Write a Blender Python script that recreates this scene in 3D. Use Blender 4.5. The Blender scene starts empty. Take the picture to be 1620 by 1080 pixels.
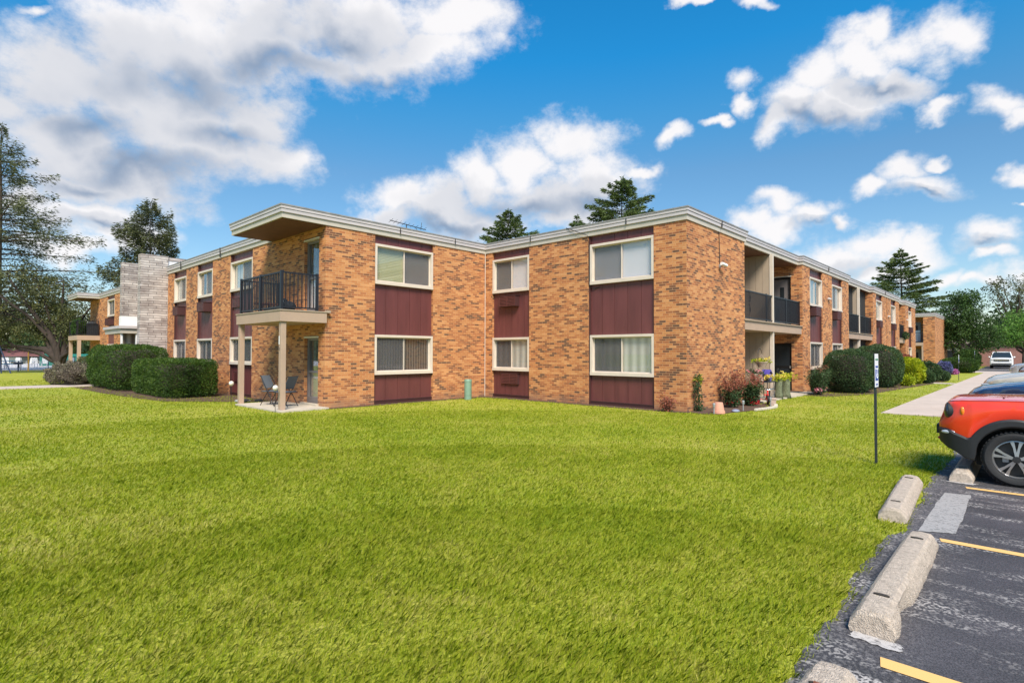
import bpy, bmesh, math, random
import numpy as np
from mathutils import Vector, Matrix, Euler

random.seed(7)
RNG = np.random.default_rng(11)
R = math.radians
SC = bpy.context.scene
COL = SC.collection

# ------------------------------------------------------------------ camera
CAMP = Vector((-8.22, -15.32, 1.65))
TH, PITCH, ROLL = 0.753, 0.021, 0.002
cam_data = bpy.data.cameras.new("camera")
cam = bpy.data.objects.new("camera", cam_data)
COL.objects.link(cam)
cam.matrix_world = (Matrix.Translation(CAMP) @ Matrix.Rotation(TH - math.pi / 2, 4, 'Z')
                    @ Matrix.Rotation(math.pi / 2 + PITCH, 4, 'X') @ Matrix.Rotation(ROLL, 4, 'Z'))
cam_data.sensor_width = 36.0
cam_data.lens = 876.9 / 1620 * 36
cam_data.clip_start = 0.05
cam_data.clip_end = 2000
SC.camera = cam

# ------------------------------------------------------------------ exposure
SC.view_settings.view_transform = 'Standard'
SC.view_settings.look = 'None'
SC.view_settings.exposure = 0.92
SC.view_settings.gamma = 1.0

# ------------------------------------------------------------------ sun
SUN_EL = R(50)
SUN_H = Vector((-0.62, -0.78, 0)).normalized()
sun_dir = Vector((SUN_H.x * math.cos(SUN_EL), SUN_H.y * math.cos(SUN_EL), math.sin(SUN_EL)))
sd = bpy.data.lights.new("sun", 'SUN')
sd.energy = 3.9
sd.angle = R(24)
sd.color = (1.0, 0.90, 0.75)
sun = bpy.data.objects.new("sun", sd)
COL.objects.link(sun)
sun.rotation_euler = sun_dir.to_track_quat('Z', 'Y').to_euler()

# ------------------------------------------------------------------ world : sky with fair weather clouds
CLOUD_WHITE = [(82.9,20.9,4.6,3.3,17),(77.2,24.7,6.4,4.5,16),(68.5,27.7,9.3,5.2,13),(59.3,29.9,9.6,4.3,8),(49.8,31.9,6.6,2.6,4),(55.2,28.1,6.1,2.8,6),(76.0,20.0,7.6,5.4,13),(81.6,16.2,4.4,4.1,13),(72.0,17.7,6.3,3.4,10),(67.3,17.6,4.5,2.7,8),(77.3,14.2,6.7,2.3,10),(68.7,20.9,4.1,2.4,10),(85.1,18.5,2.5,2.0,16),(62.3,26.0,5.3,2.8,9),(51.1,29.1,5.1,2.0,4),(64.5,17.9,2.2,1.4,7),(73.6,24.0,6.9,4.3,14),(82.3,12.9,2.7,1.9,10),(80.3,11.0,3.7,1.5,8),(78.1,9.7,3.5,1.4,7),(81.0,8.3,2.8,1.1,7),(83.8,11.2,2.3,1.2,10),(55.5,15.2,2.7,2.1,3),(51.3,14.8,4.7,2.6,2),(46.5,17.4,3.1,2.5,1),(41.9,18.6,4.0,3.0,0),(36.5,20.8,3.8,2.5,-2),(34.4,17.5,4.3,2.7,-3),(38.6,15.6,6.9,2.6,-1),(47.8,13.4,6.9,2.1,1),(30.4,18.0,1.7,0.7,-4),(56.7,13.0,3.0,1.5,3),(37.3,14.0,6.3,1.6,-1),(9.9,23.9,3.3,2.0,-15),(6.7,24.2,3.1,2.1,-17),(4.2,25.0,1.7,1.8,-19),(13.7,23.3,2.6,2.2,-12),(15.7,21.4,2.9,2.0,-11),(11.8,21.2,3.2,1.9,-12),(7.9,21.5,2.3,1.3,-14),(17.4,20.1,1.7,1.1,-9),(8.9,25.5,1.7,1.1,-16),(20.9,24.1,1.2,1.3,-9),(21.1,21.7,1.0,0.8,-8),(23.0,20.6,1.0,0.5,-7),(26.8,20.5,1.3,1.1,-6),(5.1,19.1,1.3,0.6,-14),(1.8,18.6,1.6,1.1,-16),(0.7,17.9,1.1,0.8,-16),(0.5,13.5,0.8,0.8,-12),(7.7,15.4,2.0,1.5,-11),(6.0,13.6,2.6,1.2,-10),(10.0,14.0,1.5,0.9,-9),(4.8,15.6,1.0,0.5,-12),(17.6,13.8,2.3,1.1,-6),(14.2,12.3,2.2,1.2,-7),(11.9,11.5,1.2,0.6,-7),(20.2,12.4,1.9,1.4,-5),(18.5,11.4,2.9,1.4,-5),(12.4,8.5,3.7,1.5,-5),(15.1,8.0,2.5,1.4,-4),(9.1,9.2,2.1,1.3,-6),(2.5,9.3,1.8,1.2,-8),(2.1,7.5,1.0,0.6,-6),(4.9,5.9,1.4,0.8,-4),(7.8,8.2,2.6,1.1,-6),(3.3,5.5,1.5,0.7,-4),(19.2,30.3,1.1,0.5,-13),(24.7,31.8,2.6,0.4,-10),(84.6,24.1,1.1,0.5,20),(59.1,12.6,1.8,0.8,4),(1.0,11.3,0.3,0.2,-10),(1.1,5.8,1.4,0.9,-5),(10.1,6.5,2.7,1.0,-4)]
CLOUD_SHADE = [(73.6,22.5,9.3,2.9,13),(77.7,14.9,8.3,1.9,10),(66.8,25.3,8.6,2.2,11),(56.2,25.7,5.1,1.5,6),(80.4,17.4,3.7,2.2,13),(71.1,19.4,5.4,2.1,10),(81.5,13.0,3.6,1.1,10),(60.5,28.7,5.9,2.0,9),(41.9,15.0,7.6,1.6,0),(35.3,15.2,4.4,1.5,-2),(50.4,13.0,5.7,1.1,2),(13.8,20.1,3.8,0.8,-11),(9.0,21.3,2.6,0.7,-14),(5.6,12.8,1.9,0.4,-10),(2.5,8.4,1.4,0.4,-7),(12.4,7.5,2.9,0.7,-4),(79.8,10.3,2.5,0.7,8),(14.4,11.4,2.0,0.4,-6)]

world = bpy.data.worlds.new("World")
SC.world = world
world.use_nodes = True


def ramp(N, stops, interp='LINEAR'):
    cr = N.new('ShaderNodeValToRGB'); cr.color_ramp.interpolation = interp
    e = cr.color_ramp.elements
    e[0].position = stops[0][0]; e[0].color = (*stops[0][1], 1)
    e[1].position = stops[-1][0]; e[1].color = (*stops[-1][1], 1)
    for p, c in stops[1:-1]:
        q = e.new(p); q.color = (*c, 1)
    return cr


def build_world():
    nt = world.node_tree
    N, L = nt.nodes, nt.links
    N.clear()

    def nd(t, **kw):
        n = N.new(t)
        for k, v in kw.items():
            setattr(n, k, v)
        return n

    def math_(op, a, b=None, c=None, clamp=False):
        n = nd('ShaderNodeMath', operation=op, use_clamp=clamp)
        for i, s in enumerate((a, b, c)):
            if s is None:
                continue
            if isinstance(s, (int, float)):
                n.inputs[i].default_value = s
            else:
                L.new(s, n.inputs[i])
        return n.outputs[0]

    tc = nd('ShaderNodeTexCoord')
    sky = nd('ShaderNodeTexSky', sky_type='NISHITA')
    sky.sun_disc = False
    sky.sun_elevation = SUN_EL
    sky.sun_rotation = math.atan2(SUN_H.x, SUN_H.y)
    sky.air_density = 1.0
    sky.dust_density = 0.4
    sky.ozone_density = 2.5
    hs = nd('ShaderNodeHueSaturation')
    hs.inputs['Saturation'].default_value = 1.25
    hs.inputs['Value'].default_value = 2.0
    L.new(sky.outputs[0], hs.inputs['Color'])
    tint = nd('ShaderNodeMix', data_type='RGBA', blend_type='MULTIPLY')
    tint.inputs['Factor'].default_value = 1.0
    L.new(hs.outputs[0], tint.inputs['A'])
    sz = nd('ShaderNodeSeparateXYZ')
    L.new(tc.outputs['Generated'], sz.inputs[0])
    tr = ramp(N, [(0.05, (.54, .50, .48)), (0.30, (.56, .58, .53)), (0.39, (.34, .66, .64)), (0.47, (.15, .70, .74)), (0.65, (.11, .68, .74))])
    L.new(sz.outputs['Z'], tr.inputs[0])
    L.new(tr.outputs[0], tint.inputs['B'])

    # warped lookup direction
    nw = nd('ShaderNodeTexNoise')
    nw.inputs['Scale'].default_value = 9.0
    nw.inputs['Detail'].default_value = 7.0
    L.new(tc.outputs['Generated'], nw.inputs['Vector'])
    sub = nd('ShaderNodeVectorMath', operation='SUBTRACT')
    L.new(nw.outputs['Color'], sub.inputs[0])
    sub.inputs[1].default_value = (0.5, 0.5, 0.5)
    sc = nd('ShaderNodeVectorMath', operation='SCALE')
    L.new(sub.outputs[0], sc.inputs[0])
    sc.inputs['Scale'].default_value = 0.13
    wv = nd('ShaderNodeVectorMath', operation='ADD')
    L.new(tc.outputs['Generated'], wv.inputs[0])
    L.new(sc.outputs[0], wv.inputs[1])

    def field(blobs, k):
        acc = None
        for az, el, rx, ry, tilt in blobs:
            a, e = R(az), R(el)
            d = Vector((math.cos(e) * math.cos(a), math.cos(e) * math.sin(a), math.sin(e)))
            h = Vector((math.sin(a), -math.cos(a), 0))
            up = h.cross(d)
            t = R(tilt)
            ax = h * math.cos(t) + up * math.sin(t)
            ay = -h * math.sin(t) + up * math.cos(t)
            m = Matrix((ax, ay, ax.cross(ay))).transposed()
            mp = nd('ShaderNodeMapping', vector_type='TEXTURE')
            mp.inputs['Location'].default_value = d
            mp.inputs['Rotation'].default_value = m.to_euler('XYZ')
            mp.inputs['Scale'].default_value = (R(rx) * k, R(ry) * k, 0.6)
            L.new(wv.outputs[0], mp.inputs['Vector'])
            g = nd('ShaderNodeTexGradient', gradient_type='SPHERICAL')
            L.new(mp.outputs[0], g.inputs[0])
            acc = g.outputs['Fac'] if acc is None else math_('MAXIMUM', acc, g.outputs['Fac'])
        return acc

    F = field(CLOUD_WHITE, 2.2)
    K = field(CLOUD_SHADE, 1.9)
    n1 = nd('ShaderNodeTexNoise')
    n1.inputs['Scale'].default_value = 13.0
    n1.inputs['Detail'].default_value = 10.0
    n1.inputs['Roughness'].default_value = 0.66
    mpn = nd('ShaderNodeMapping')
    mpn.inputs['Scale'].default_value = (1, 1, 1.35)
    L.new(tc.outputs['Generated'], mpn.inputs['Vector'])
    L.new(mpn.outputs[0], n1.inputs['Vector'])
    dens = math_('MULTIPLY_ADD', n1.outputs['Fac'], 1.02, -0.51)
    dens = math_('ADD', dens, F)
    al = nd('ShaderNodeMapRange', interpolation_type='SMOOTHSTEP')
    al.inputs['From Min'].default_value = 0.36
    al.inputs['From Max'].default_value = 0.86
    L.new(dens, al.inputs['Value'])
    # clouds thin out where there is no blob at all
    gate = nd('ShaderNodeMapRange')
    gate.inputs['From Min'].default_value = 0.0
    gate.inputs['From Max'].default_value = 0.14
    L.new(F, gate.inputs['Value'])
    alpha = math_('MULTIPLY', al.outputs[0], gate.outputs[0])
    alpha = math_('MULTIPLY', alpha, 0.97)
    # shade inside the cloud
    n2 = nd('ShaderNodeTexNoise')
    n2.inputs['Scale'].default_value = 4.5
    n2.inputs['Detail'].default_value = 4.0
    n2.inputs['Roughness'].default_value = 0.5
    L.new(tc.outputs['Generated'], n2.inputs['Vector'])
    sh = math_('MULTIPLY_ADD', n2.outputs['Fac'], 0.75, -0.40)
    kk = math_('MULTIPLY', K, 0.85)
    sh = math_('ADD', sh, kk)
    edge = math_('MULTIPLY', dens, 0.10)
    sh = math_('ADD', sh, edge)
    cr = nd('ShaderNodeValToRGB')
    cr.color_ramp.interpolation = 'EASE'
    e = cr.color_ramp.elements
    e[0].position = 0.05
    e[0].color = (7.0, 6.85, 6.9, 1)
    e[1].position = 0.95
    e[1].color = (2.0, 2.6, 3.6, 1)
    m1 = e.new(0.45)
    m1.color = (5.4, 5.45, 5.75, 1)
    L.new(sh, cr.inputs[0])
    mix = nd('ShaderNodeMix', data_type='RGBA')
    L.new(alpha, mix.inputs['Factor'])
    L.new(tint.outputs['Result'], mix.inputs['A'])
    L.new(cr.outputs[0], mix.inputs['B'])
    bg = nd('ShaderNodeBackground')
    bg.inputs['Strength'].default_value = 0.075
    L.new(mix.outputs['Result'], bg.inputs['Color'])
    out = nd('ShaderNodeOutputWorld')
    L.new(bg.outputs[0], out.inputs['Surface'])


build_world()

# ------------------------------------------------------------------ tagging
def tag(o, label=None, cat=None, group=None, kind=None):
    if label: o['label'] = label
    if cat: o['category'] = cat
    if group: o['group'] = group
    if kind: o['kind'] = kind
    return o


def thing(name, label, cat, loc=(0, 0, 0), rz=0.0, group=None):
    o = bpy.data.objects.new(name, None)
    o.empty_display_size = 0.1
    COL.objects.link(o)
    o.location = loc
    o.rotation_euler = (0, 0, rz)
    return tag(o, label, cat, group)


def copy_thing(src, loc, rz, label, group=None):
    r = src.copy(); COL.objects.link(r)
    r.location = loc; r.rotation_euler = (0, 0, rz)
    r['label'] = label
    if group: r['group'] = group
    for ch in list(src.children):
        c = ch.copy(); COL.objects.link(c); c.parent = r
        for g in list(ch.children):
            d = g.copy(); COL.objects.link(d); d.parent = c
    return r


# ------------------------------------------------------------------ mesh collector
class MB:
    def __init__(s):
        s.v = []; s.f = []

    def add(s, vs, fs):
        o = len(s.v)
        s.v += [tuple(p) for p in vs]
        s.f += [tuple(i + o for i in f) for f in fs]
        return s

    def box(s, x0, x1, y0, y1, z0, z1):
        if x0 > x1: x0, x1 = x1, x0
        if y0 > y1: y0, y1 = y1, y0
        if z0 > z1: z0, z1 = z1, z0
        return s.add([(x0, y0, z0), (x1, y0, z0), (x1, y1, z0), (x0, y1, z0), (x0, y0, z1), (x1, y0, z1), (x1, y1, z1), (x0, y1, z1)],
                     [(0, 3, 2, 1), (4, 5, 6, 7), (0, 1, 5, 4), (1, 2, 6, 5), (2, 3, 7, 6), (3, 0, 4, 7)])

    def prism(s, poly, z0, z1):
        n = len(poly)
        vs = [(x, y, z0) for x, y in poly] + [(x, y, z1) for x, y in poly]
        fs = [tuple(range(n))[::-1], tuple(range(n, 2 * n))] + [(i, (i + 1) % n, n + (i + 1) % n, n + i) for i in range(n)]
        return s.add(vs, fs)

    def path(s, pts, radii, n=6, caps=True):
        pts = [Vector(p) for p in pts]
        if isinstance(radii, (int, float)): radii = [radii] * len(pts)
        rings = []
        up = Vector((0.13, 0.21, 0.97))
        for i, p in enumerate(pts):
            t = (pts[min(i + 1, len(pts) - 1)] - pts[max(i - 1, 0)])
            if t.length < 1e-9: t = Vector((0, 0, 1))
            t.normalize()
            a = t.cross(up)
            if a.length < 0.05: a = t.cross(Vector((1, 0, 0)))
            a.normalize(); b = t.cross(a)
            rings.append([p + (a * math.cos(2 * math.pi * k / n) + b * math.sin(2 * math.pi * k / n)) * radii[i] for k in range(n)])
        vs = [q for r in rings for q in r]
        fs = []
        for i in range(len(pts) - 1):
            for k in range(n):
                k2 = (k + 1) % n
                fs.append((i * n + k, i * n + k2, (i + 1) * n + k2, (i + 1) * n + k))
        if caps:
            fs.append(tuple(range(n))[::-1]); fs.append(tuple(range((len(pts) - 1) * n, len(pts) * n)))
        return s.add(vs, fs)

    def tube(s, p0, p1, r0, r1=None, n=8):
        return s.path([p0, p1], [r0, r0 if r1 is None else r1], n)

    def lathe(s, prof, c=(0, 0, 0), n=16, axis='z', caps=True):
        vs = []
        for r, h in prof:
            for k in range(n):
                a = 2 * math.pi * k / n
                x, y, z = r * math.cos(a), r * math.sin(a), h
                if axis == 'y': x, y, z = x, z, y
                if axis == 'x': x, y, z = z, x, y
                vs.append((x + c[0], y + c[1], z + c[2]))
        fs = []
        for i in range(len(prof) - 1):
            for k in range(n):
                k2 = (k + 1) % n
                fs.append((i * n + k, i * n + k2, (i + 1) * n + k2, (i + 1) * n + k))
        if caps: fs.append(tuple(range(n))[::-1]); fs.append(tuple(range((len(prof) - 1) * n, len(prof) * n)))
        return s.add(vs, fs)

    def ball(s, c, r, nu=14, nv=8, sc=(1, 1, 1)):
        prof = []
        vs = []
        for i in range(nv + 1):
            ph = math.pi * i / nv
            for k in range(nu):
                a = 2 * math.pi * k / nu
                rr = max(math.sin(ph), 0.02)
                vs.append((c[0] + r * sc[0] * rr * math.cos(a), c[1] + r * sc[1] * rr * math.sin(a), c[2] + r * sc[2] * math.cos(ph)))
        fs = []
        for i in range(nv):
            for k in range(nu):
                k2 = (k + 1) % nu
                fs.append((i * nu + k, (i + 1) * nu + k, (i + 1) * nu + k2, i * nu + k2))
        return s.add(vs, fs)

    def build(s, name, mat, parent=None, smooth=False, recalc=True, bevel=0.0, angle=None, kind=None):
        me = bpy.data.meshes.new(name)
        me.from_pydata(s.v, [], s.f)
        if recalc:
            bm = bmesh.new(); bm.from_mesh(me)
            bmesh.ops.recalc_face_normals(bm, faces=bm.faces[:])
            bm.to_mesh(me); bm.free()
        me.materials.append(mat)
        o = bpy.data.objects.new(name, me)
        COL.objects.link(o)
        if parent is not None: o.parent = parent
        if smooth:
            me.polygons.foreach_set('use_smooth', [True] * len(me.polygons))
            if angle: me.set_sharp_from_angle(angle=R(angle))
        if bevel:
            b = o.modifiers.new('bevel', 'BEVEL'); b.width = bevel; b.segments = 2; b.limit_method = 'ANGLE'
        if kind: o['kind'] = kind
        return o


def quads_mesh(name, V4, mat, parent=None, verts_per=4):
    """V4: (N, k, 3) array of separate polygons"""
    N_, k = V4.shape[0], V4.shape[1]
    me = bpy.data.meshes.new(name)
    me.vertices.add(N_ * k)
    me.vertices.foreach_set('co', V4.reshape(-1).astype(np.float32))
    me.loops.add(N_ * k)
    me.loops.foreach_set('vertex_index', np.arange(N_ * k, dtype=np.int32))
    me.polygons.add(N_)
    me.polygons.foreach_set('loop_start', (np.arange(N_) * k).astype(np.int32))
    try:
        me.polygons.foreach_set('loop_total', np.full(N_, k, dtype=np.int32))
    except Exception:
        pass
    me.update(calc_edges=True)
    me.materials.append(mat)
    o = bpy.data.objects.new(name, me)
    COL.objects.link(o)
    if parent is not None: o.parent = parent
    return o


def text_mesh(name, body, size, mat, parent, extrude=0.001, align='LEFT'):
    cu = bpy.data.curves.new('tmp', 'FONT'); cu.body = body; cu.size = size; cu.extrude = extrude; cu.align_x = align
    t = bpy.data.objects.new('tmp', cu); COL.objects.link(t)
    me = bpy.data.meshes.new_from_object(t.evaluated_get(bpy.context.evaluated_depsgraph_get()))
    bpy.data.objects.remove(t)
    me.name = name; me.materials.clear(); me.materials.append(mat)
    o = bpy.data.objects.new(name, me); COL.objects.link(o); o.parent = parent
    return o


def unit(a):
    return a / np.maximum(np.linalg.norm(a, axis=-1, keepdims=True), 1e-9)


def leaf_quads(C, D, Ln, Wd, rng=RNG):
    """rhombus leaves at C pointing along D"""
    D = unit(D)
    rnd = rng.normal(size=C.shape)
    S = unit(np.cross(D, rnd))
    Ln = np.asarray(Ln).reshape(-1, 1) * np.ones((len(C), 1)); Wd = np.asarray(Wd).reshape(-1, 1) * np.ones((len(C), 1))
    p0 = C; p2 = C + D * Ln
    mid = C + D * Ln * 0.45
    return np.stack([p0, mid + S * Wd * .5, p2, mid - S * Wd * .5], axis=1)


# ------------------------------------------------------------------ materials
MATS = {}


def nodes_of(m):
    m.use_nodes = True
    nt = m.node_tree
    b = nt.nodes.get('Principled BSDF')
    return nt, nt.nodes, nt.links, b


def mk(name, col, rough=0.6, metal=0.0, var=0.0, vscale=4.0, bump=0.0, bscale=60.0, spec=None, stretch=(1, 1, 1), coat=0.0, col2=None):
    m = bpy.data.materials.new(name)
    nt, N, L, b = nodes_of(m)
    b.inputs['Base Color'].default_value = (*col, 1)
    b.inputs['Roughness'].default_value = rough
    b.inputs['Metallic'].default_value = metal
    if spec is not None: b.inputs['Specular IOR Level'].default_value = spec
    if coat:
        b.inputs['Coat Weight'].default_value = coat
        b.inputs['Coat Roughness'].default_value = 0.03
    tc = N.new('ShaderNodeTexCoord')
    mp = N.new('ShaderNodeMapping'); mp.inputs['Scale'].default_value = stretch
    L.new(tc.outputs['Object'], mp.inputs['Vector'])
    if var or col2:
        n = N.new('ShaderNodeTexNoise'); n.inputs['Scale'].default_value = vscale; n.inputs['Detail'].default_value = 6; n.inputs['Roughness'].default_value = 0.62
        L.new(mp.outputs[0], n.inputs['Vector'])
        mr = N.new('ShaderNodeMapRange'); mr.inputs['From Min'].default_value = 0.3; mr.inputs['From Max'].default_value = 0.7
        L.new(n.outputs['Fac'], mr.inputs['Value'])
        mx = N.new('ShaderNodeMix'); mx.data_type = 'RGBA'
        c2 = col2 if col2 else tuple(min(1, c * (1 + var)) for c in col)
        c1 = col if col2 else tuple(c * (1 - var) for c in col)
        mx.inputs['A'].default_value = (*c1, 1); mx.inputs['B'].default_value = (*c2, 1)
        L.new(mr.outputs[0], mx.inputs['Factor']); L.new(mx.outputs['Result'], b.inputs['Base Color'])
    if bump:
        n2 = N.new('ShaderNodeTexNoise'); n2.inputs['Scale'].default_value = bscale; n2.inputs['Detail'].default_value = 5
        L.new(mp.outputs[0], n2.inputs['Vector'])
        bp = N.new('ShaderNodeBump'); bp.inputs['Strength'].default_value = bump; bp.inputs['Distance'].default_value = 0.02
        L.new(n2.outputs['Fac'], bp.inputs['Height']); L.new(bp.outputs[0], b.inputs['Normal'])
    MATS[name] = m
    return m


def foliage(name, cols, trans=0.3, rough=0.55, nscale=0.8, namt=0.5):
    """colour drawn per leaf, drifting over the plant"""
    m = bpy.data.materials.new(name)
    nt, N, L, b = nodes_of(m)
    g = N.new('ShaderNodeNewGeometry')
    tc = N.new('ShaderNodeTexCoord')
    n = N.new('ShaderNodeTexNoise'); n.inputs['Scale'].default_value = nscale; n.inputs['Detail'].default_value = 4
    L.new(tc.outputs['Object'], n.inputs['Vector'])
    mr = N.new('ShaderNodeMapRange'); mr.inputs['From Min'].default_value = 0.3; mr.inputs['From Max'].default_value = 0.7
    L.new(n.outputs['Fac'], mr.inputs['Value'])
    mx = N.new('ShaderNodeMix'); mx.data_type = 'FLOAT'; mx.inputs['Factor'].default_value = namt
    L.new(g.outputs['Random Per Island'], mx.inputs['A']); L.new(mr.outputs[0], mx.inputs['B'])
    k = len(cols)
    cr = ramp(N, [(i / (k - 1), c) for i, c in enumerate(cols)])
    L.new(mx.outputs['Result'], cr.inputs[0])
    L.new(cr.outputs[0], b.inputs['Base Color'])
    b.inputs['Roughness'].default_value = rough
    b.inputs['Specular IOR Level'].default_value = 0.25
    t = N.new('ShaderNodeBsdfTranslucent'); L.new(cr.outputs[0], t.inputs['Color'])
    ms = N.new('ShaderNodeMixShader'); ms.inputs[0].default_value = trans
    L.new(b.outputs[0], ms.inputs[1]); L.new(t.outputs[0], ms.inputs[2])
    L.new(ms.outputs[0], N['Material Output'].inputs['Surface'])
    MATS[name] = m
    return m


def brick_mat(name):
    m = bpy.data.materials.new(name)
    nt, N, L, b = nodes_of(m)
    tc = N.new('ShaderNodeTexCoord'); g = N.new('ShaderNodeNewGeometry')
    sp = N.new('ShaderNodeSeparateXYZ'); L.new(tc.outputs['Object'], sp.inputs[0])
    sn = N.new('ShaderNodeSeparateXYZ'); L.new(g.outputs['True Normal'], sn.inputs[0])
    ab = N.new('ShaderNodeMath'); ab.operation = 'ABSOLUTE'; L.new(sn.outputs['X'], ab.inputs[0])
    gt = N.new('ShaderNodeMath'); gt.operation = 'GREATER_THAN'; L.new(ab.outputs[0], gt.inputs[0]); gt.inputs[1].default_value = 0.5
    mx = N.new('ShaderNodeMix'); mx.data_type = 'FLOAT'
    L.new(gt.outputs[0], mx.inputs['Factor']); L.new(sp.outputs['X'], mx.inputs['A']); L.new(sp.outputs['Y'], mx.inputs['B'])
    cb = N.new('ShaderNodeCombineXYZ'); L.new(mx.outputs['Result'], cb.inputs['X']); L.new(sp.outputs['Z'], cb.inputs['Y'])
    # slight wobble of the courses
    bk = N.new('ShaderNodeTexBrick')
    bk.offset = 0.5; bk.squash = 1.0
    bk.inputs['Color1'].default_value = (0, 0, 0, 1); bk.inputs['Color2'].default_value = (1, 1, 1, 1)
    bk.inputs['Mortar'].default_value = (0.5, 0.5, 0.5, 1)
    bk.inputs['Scale'].default_value = 1.0
    bk.inputs['Mortar Size'].default_value = 0.0055
    bk.inputs['Mortar Smooth'].default_value = 0.2
    bk.inputs['Bias'].default_value = 0.0
    bk.inputs['Brick Width'].default_value = 0.213
    bk.inputs['Row Height'].default_value = 0.067
    L.new(cb.outputs[0], bk.inputs['Vector'])
    # clusters of darker bricks, wider than tall
    mp = N.new('ShaderNodeMapping'); mp.inputs['Scale'].default_value = (1.1, 4.2, 1)
    L.new(cb.outputs[0], mp.inputs['Vector'])
    n = N.new('ShaderNodeTexNoise'); n.inputs['Scale'].default_value = 1.0; n.inputs['Detail'].default_value = 3
    L.new(mp.outputs[0], n.inputs['Vector'])
    mr = N.new('ShaderNodeMapRange'); mr.inputs['From Min'].default_value = 0.33; mr.inputs['From Max'].default_value = 0.67
    mr.inputs['To Min'].default_value = -0.22; mr.inputs['To Max'].default_value = 0.22
    L.new(n.outputs['Fac'], mr.inputs['Value'])
    ad = N.new('ShaderNodeMath'); ad.operation = 'ADD'
    L.new(bk.outputs['Color'], ad.inputs[0]); L.new(mr.outputs[0], ad.inputs[1])
    cr = ramp(N, [(0.0, (0.56, 0.255, 0.10)), (0.2, (0.50, 0.208, 0.074)), (0.45, (0.445, 0.166, 0.055)), (0.62, (0.38, 0.126, 0.044)), (0.78, (0.27, 0.092, 0.035)), (0.90, (0.17, 0.063, 0.030)), (1.0, (0.115, 0.052, 0.030))])
    L.new(ad.outputs[0], cr.inputs[0])
    # fine mottling
    n3 = N.new('ShaderNodeTexNoise'); n3.inputs['Scale'].default_value = 45; n3.inputs['Detail'].default_value = 4
    L.new(tc.outputs['Object'], n3.inputs['Vector'])
    mr3 = N.new('ShaderNodeMapRange'); mr3.inputs['From Min'].default_value = 0.25; mr3.inputs['From Max'].default_value = 0.75; mr3.inputs['To Min'].default_value = 0.78; mr3.inputs['To Max'].default_value = 1.2
    L.new(n3.outputs['Fac'], mr3.inputs['Value'])
    # soil staining of the lowest courses and large drift
    n4 = N.new('ShaderNodeTexNoise'); n4.inputs['Scale'].default_value = 0.7; n4.inputs['Detail'].default_value = 5
    L.new(tc.outputs['Object'], n4.inputs['Vector'])
    mr4 = N.new('ShaderNodeMapRange'); mr4.inputs['From Min'].default_value = 0.3; mr4.inputs['From Max'].default_value = 0.7; mr4.inputs['To Min'].default_value = 0.88; mr4.inputs['To Max'].default_value = 1.08
    L.new(n4.outputs['Fac'], mr4.inputs['Value'])
    mu = N.new('ShaderNodeMath'); mu.operation = 'MULTIPLY'; L.new(mr3.outputs[0], mu.inputs[0]); L.new(mr4.outputs[0], mu.inputs[1])
    vm = N.new('ShaderNodeVectorMath'); vm.operation = 'SCALE'; L.new(cr.outputs[0], vm.inputs[0]); L.new(mu.outputs[0], vm.inputs['Scale'])
    mo = N.new('ShaderNodeMix'); mo.data_type = 'RGBA'
    L.new(bk.outputs['Fac'], mo.inputs['Factor']); L.new(vm.outputs[0], mo.inputs['A'])
    mo.inputs['B'].default_value = (0.50, 0.29, 0.15, 1)
    zr = N.new('ShaderNodeMapRange'); zr.inputs['From Min'].default_value = 0.55; zr.inputs['From Max'].default_value = 0.02; L.new(sp.outputs['Z'], zr.inputs['Value'])
    dn = N.new('ShaderNodeTexNoise'); dn.inputs['Scale'].default_value = 3.5; dn.inputs['Detail'].default_value = 7; L.new(tc.outputs['Object'], dn.inputs['Vector'])
    dm = N.new('ShaderNodeMath'); dm.operation = 'MULTIPLY'; L.new(zr.outputs[0], dm.inputs[0]); L.new(dn.outputs['Fac'], dm.inputs[1])
    d2 = N.new('ShaderNodeMapRange'); d2.inputs['From Min'].default_value = 0.22; d2.inputs['From Max'].default_value = 0.55; d2.inputs['To Max'].default_value = 0.6; L.new(dm.outputs[0], d2.inputs['Value'])
    dx = N.new('ShaderNodeMix'); dx.data_type = 'RGBA'; L.new(d2.outputs[0], dx.inputs['Factor']); L.new(mo.outputs['Result'], dx.inputs['A']); dx.inputs['B'].default_value = (0.20, 0.12, 0.08, 1)
    L.new(dx.outputs['Result'], b.inputs['Base Color'])
    b.inputs['Roughness'].default_value = 0.85
    bp = N.new('ShaderNodeBump'); bp.invert = True; bp.inputs['Strength'].default_value = 0.5; bp.inputs['Distance'].default_value = 0.006
    L.new(bk.outputs['Fac'], bp.inputs['Height']); L.new(bp.outputs[0], b.inputs['Normal'])
    MATS[name] = m
    return m


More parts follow.
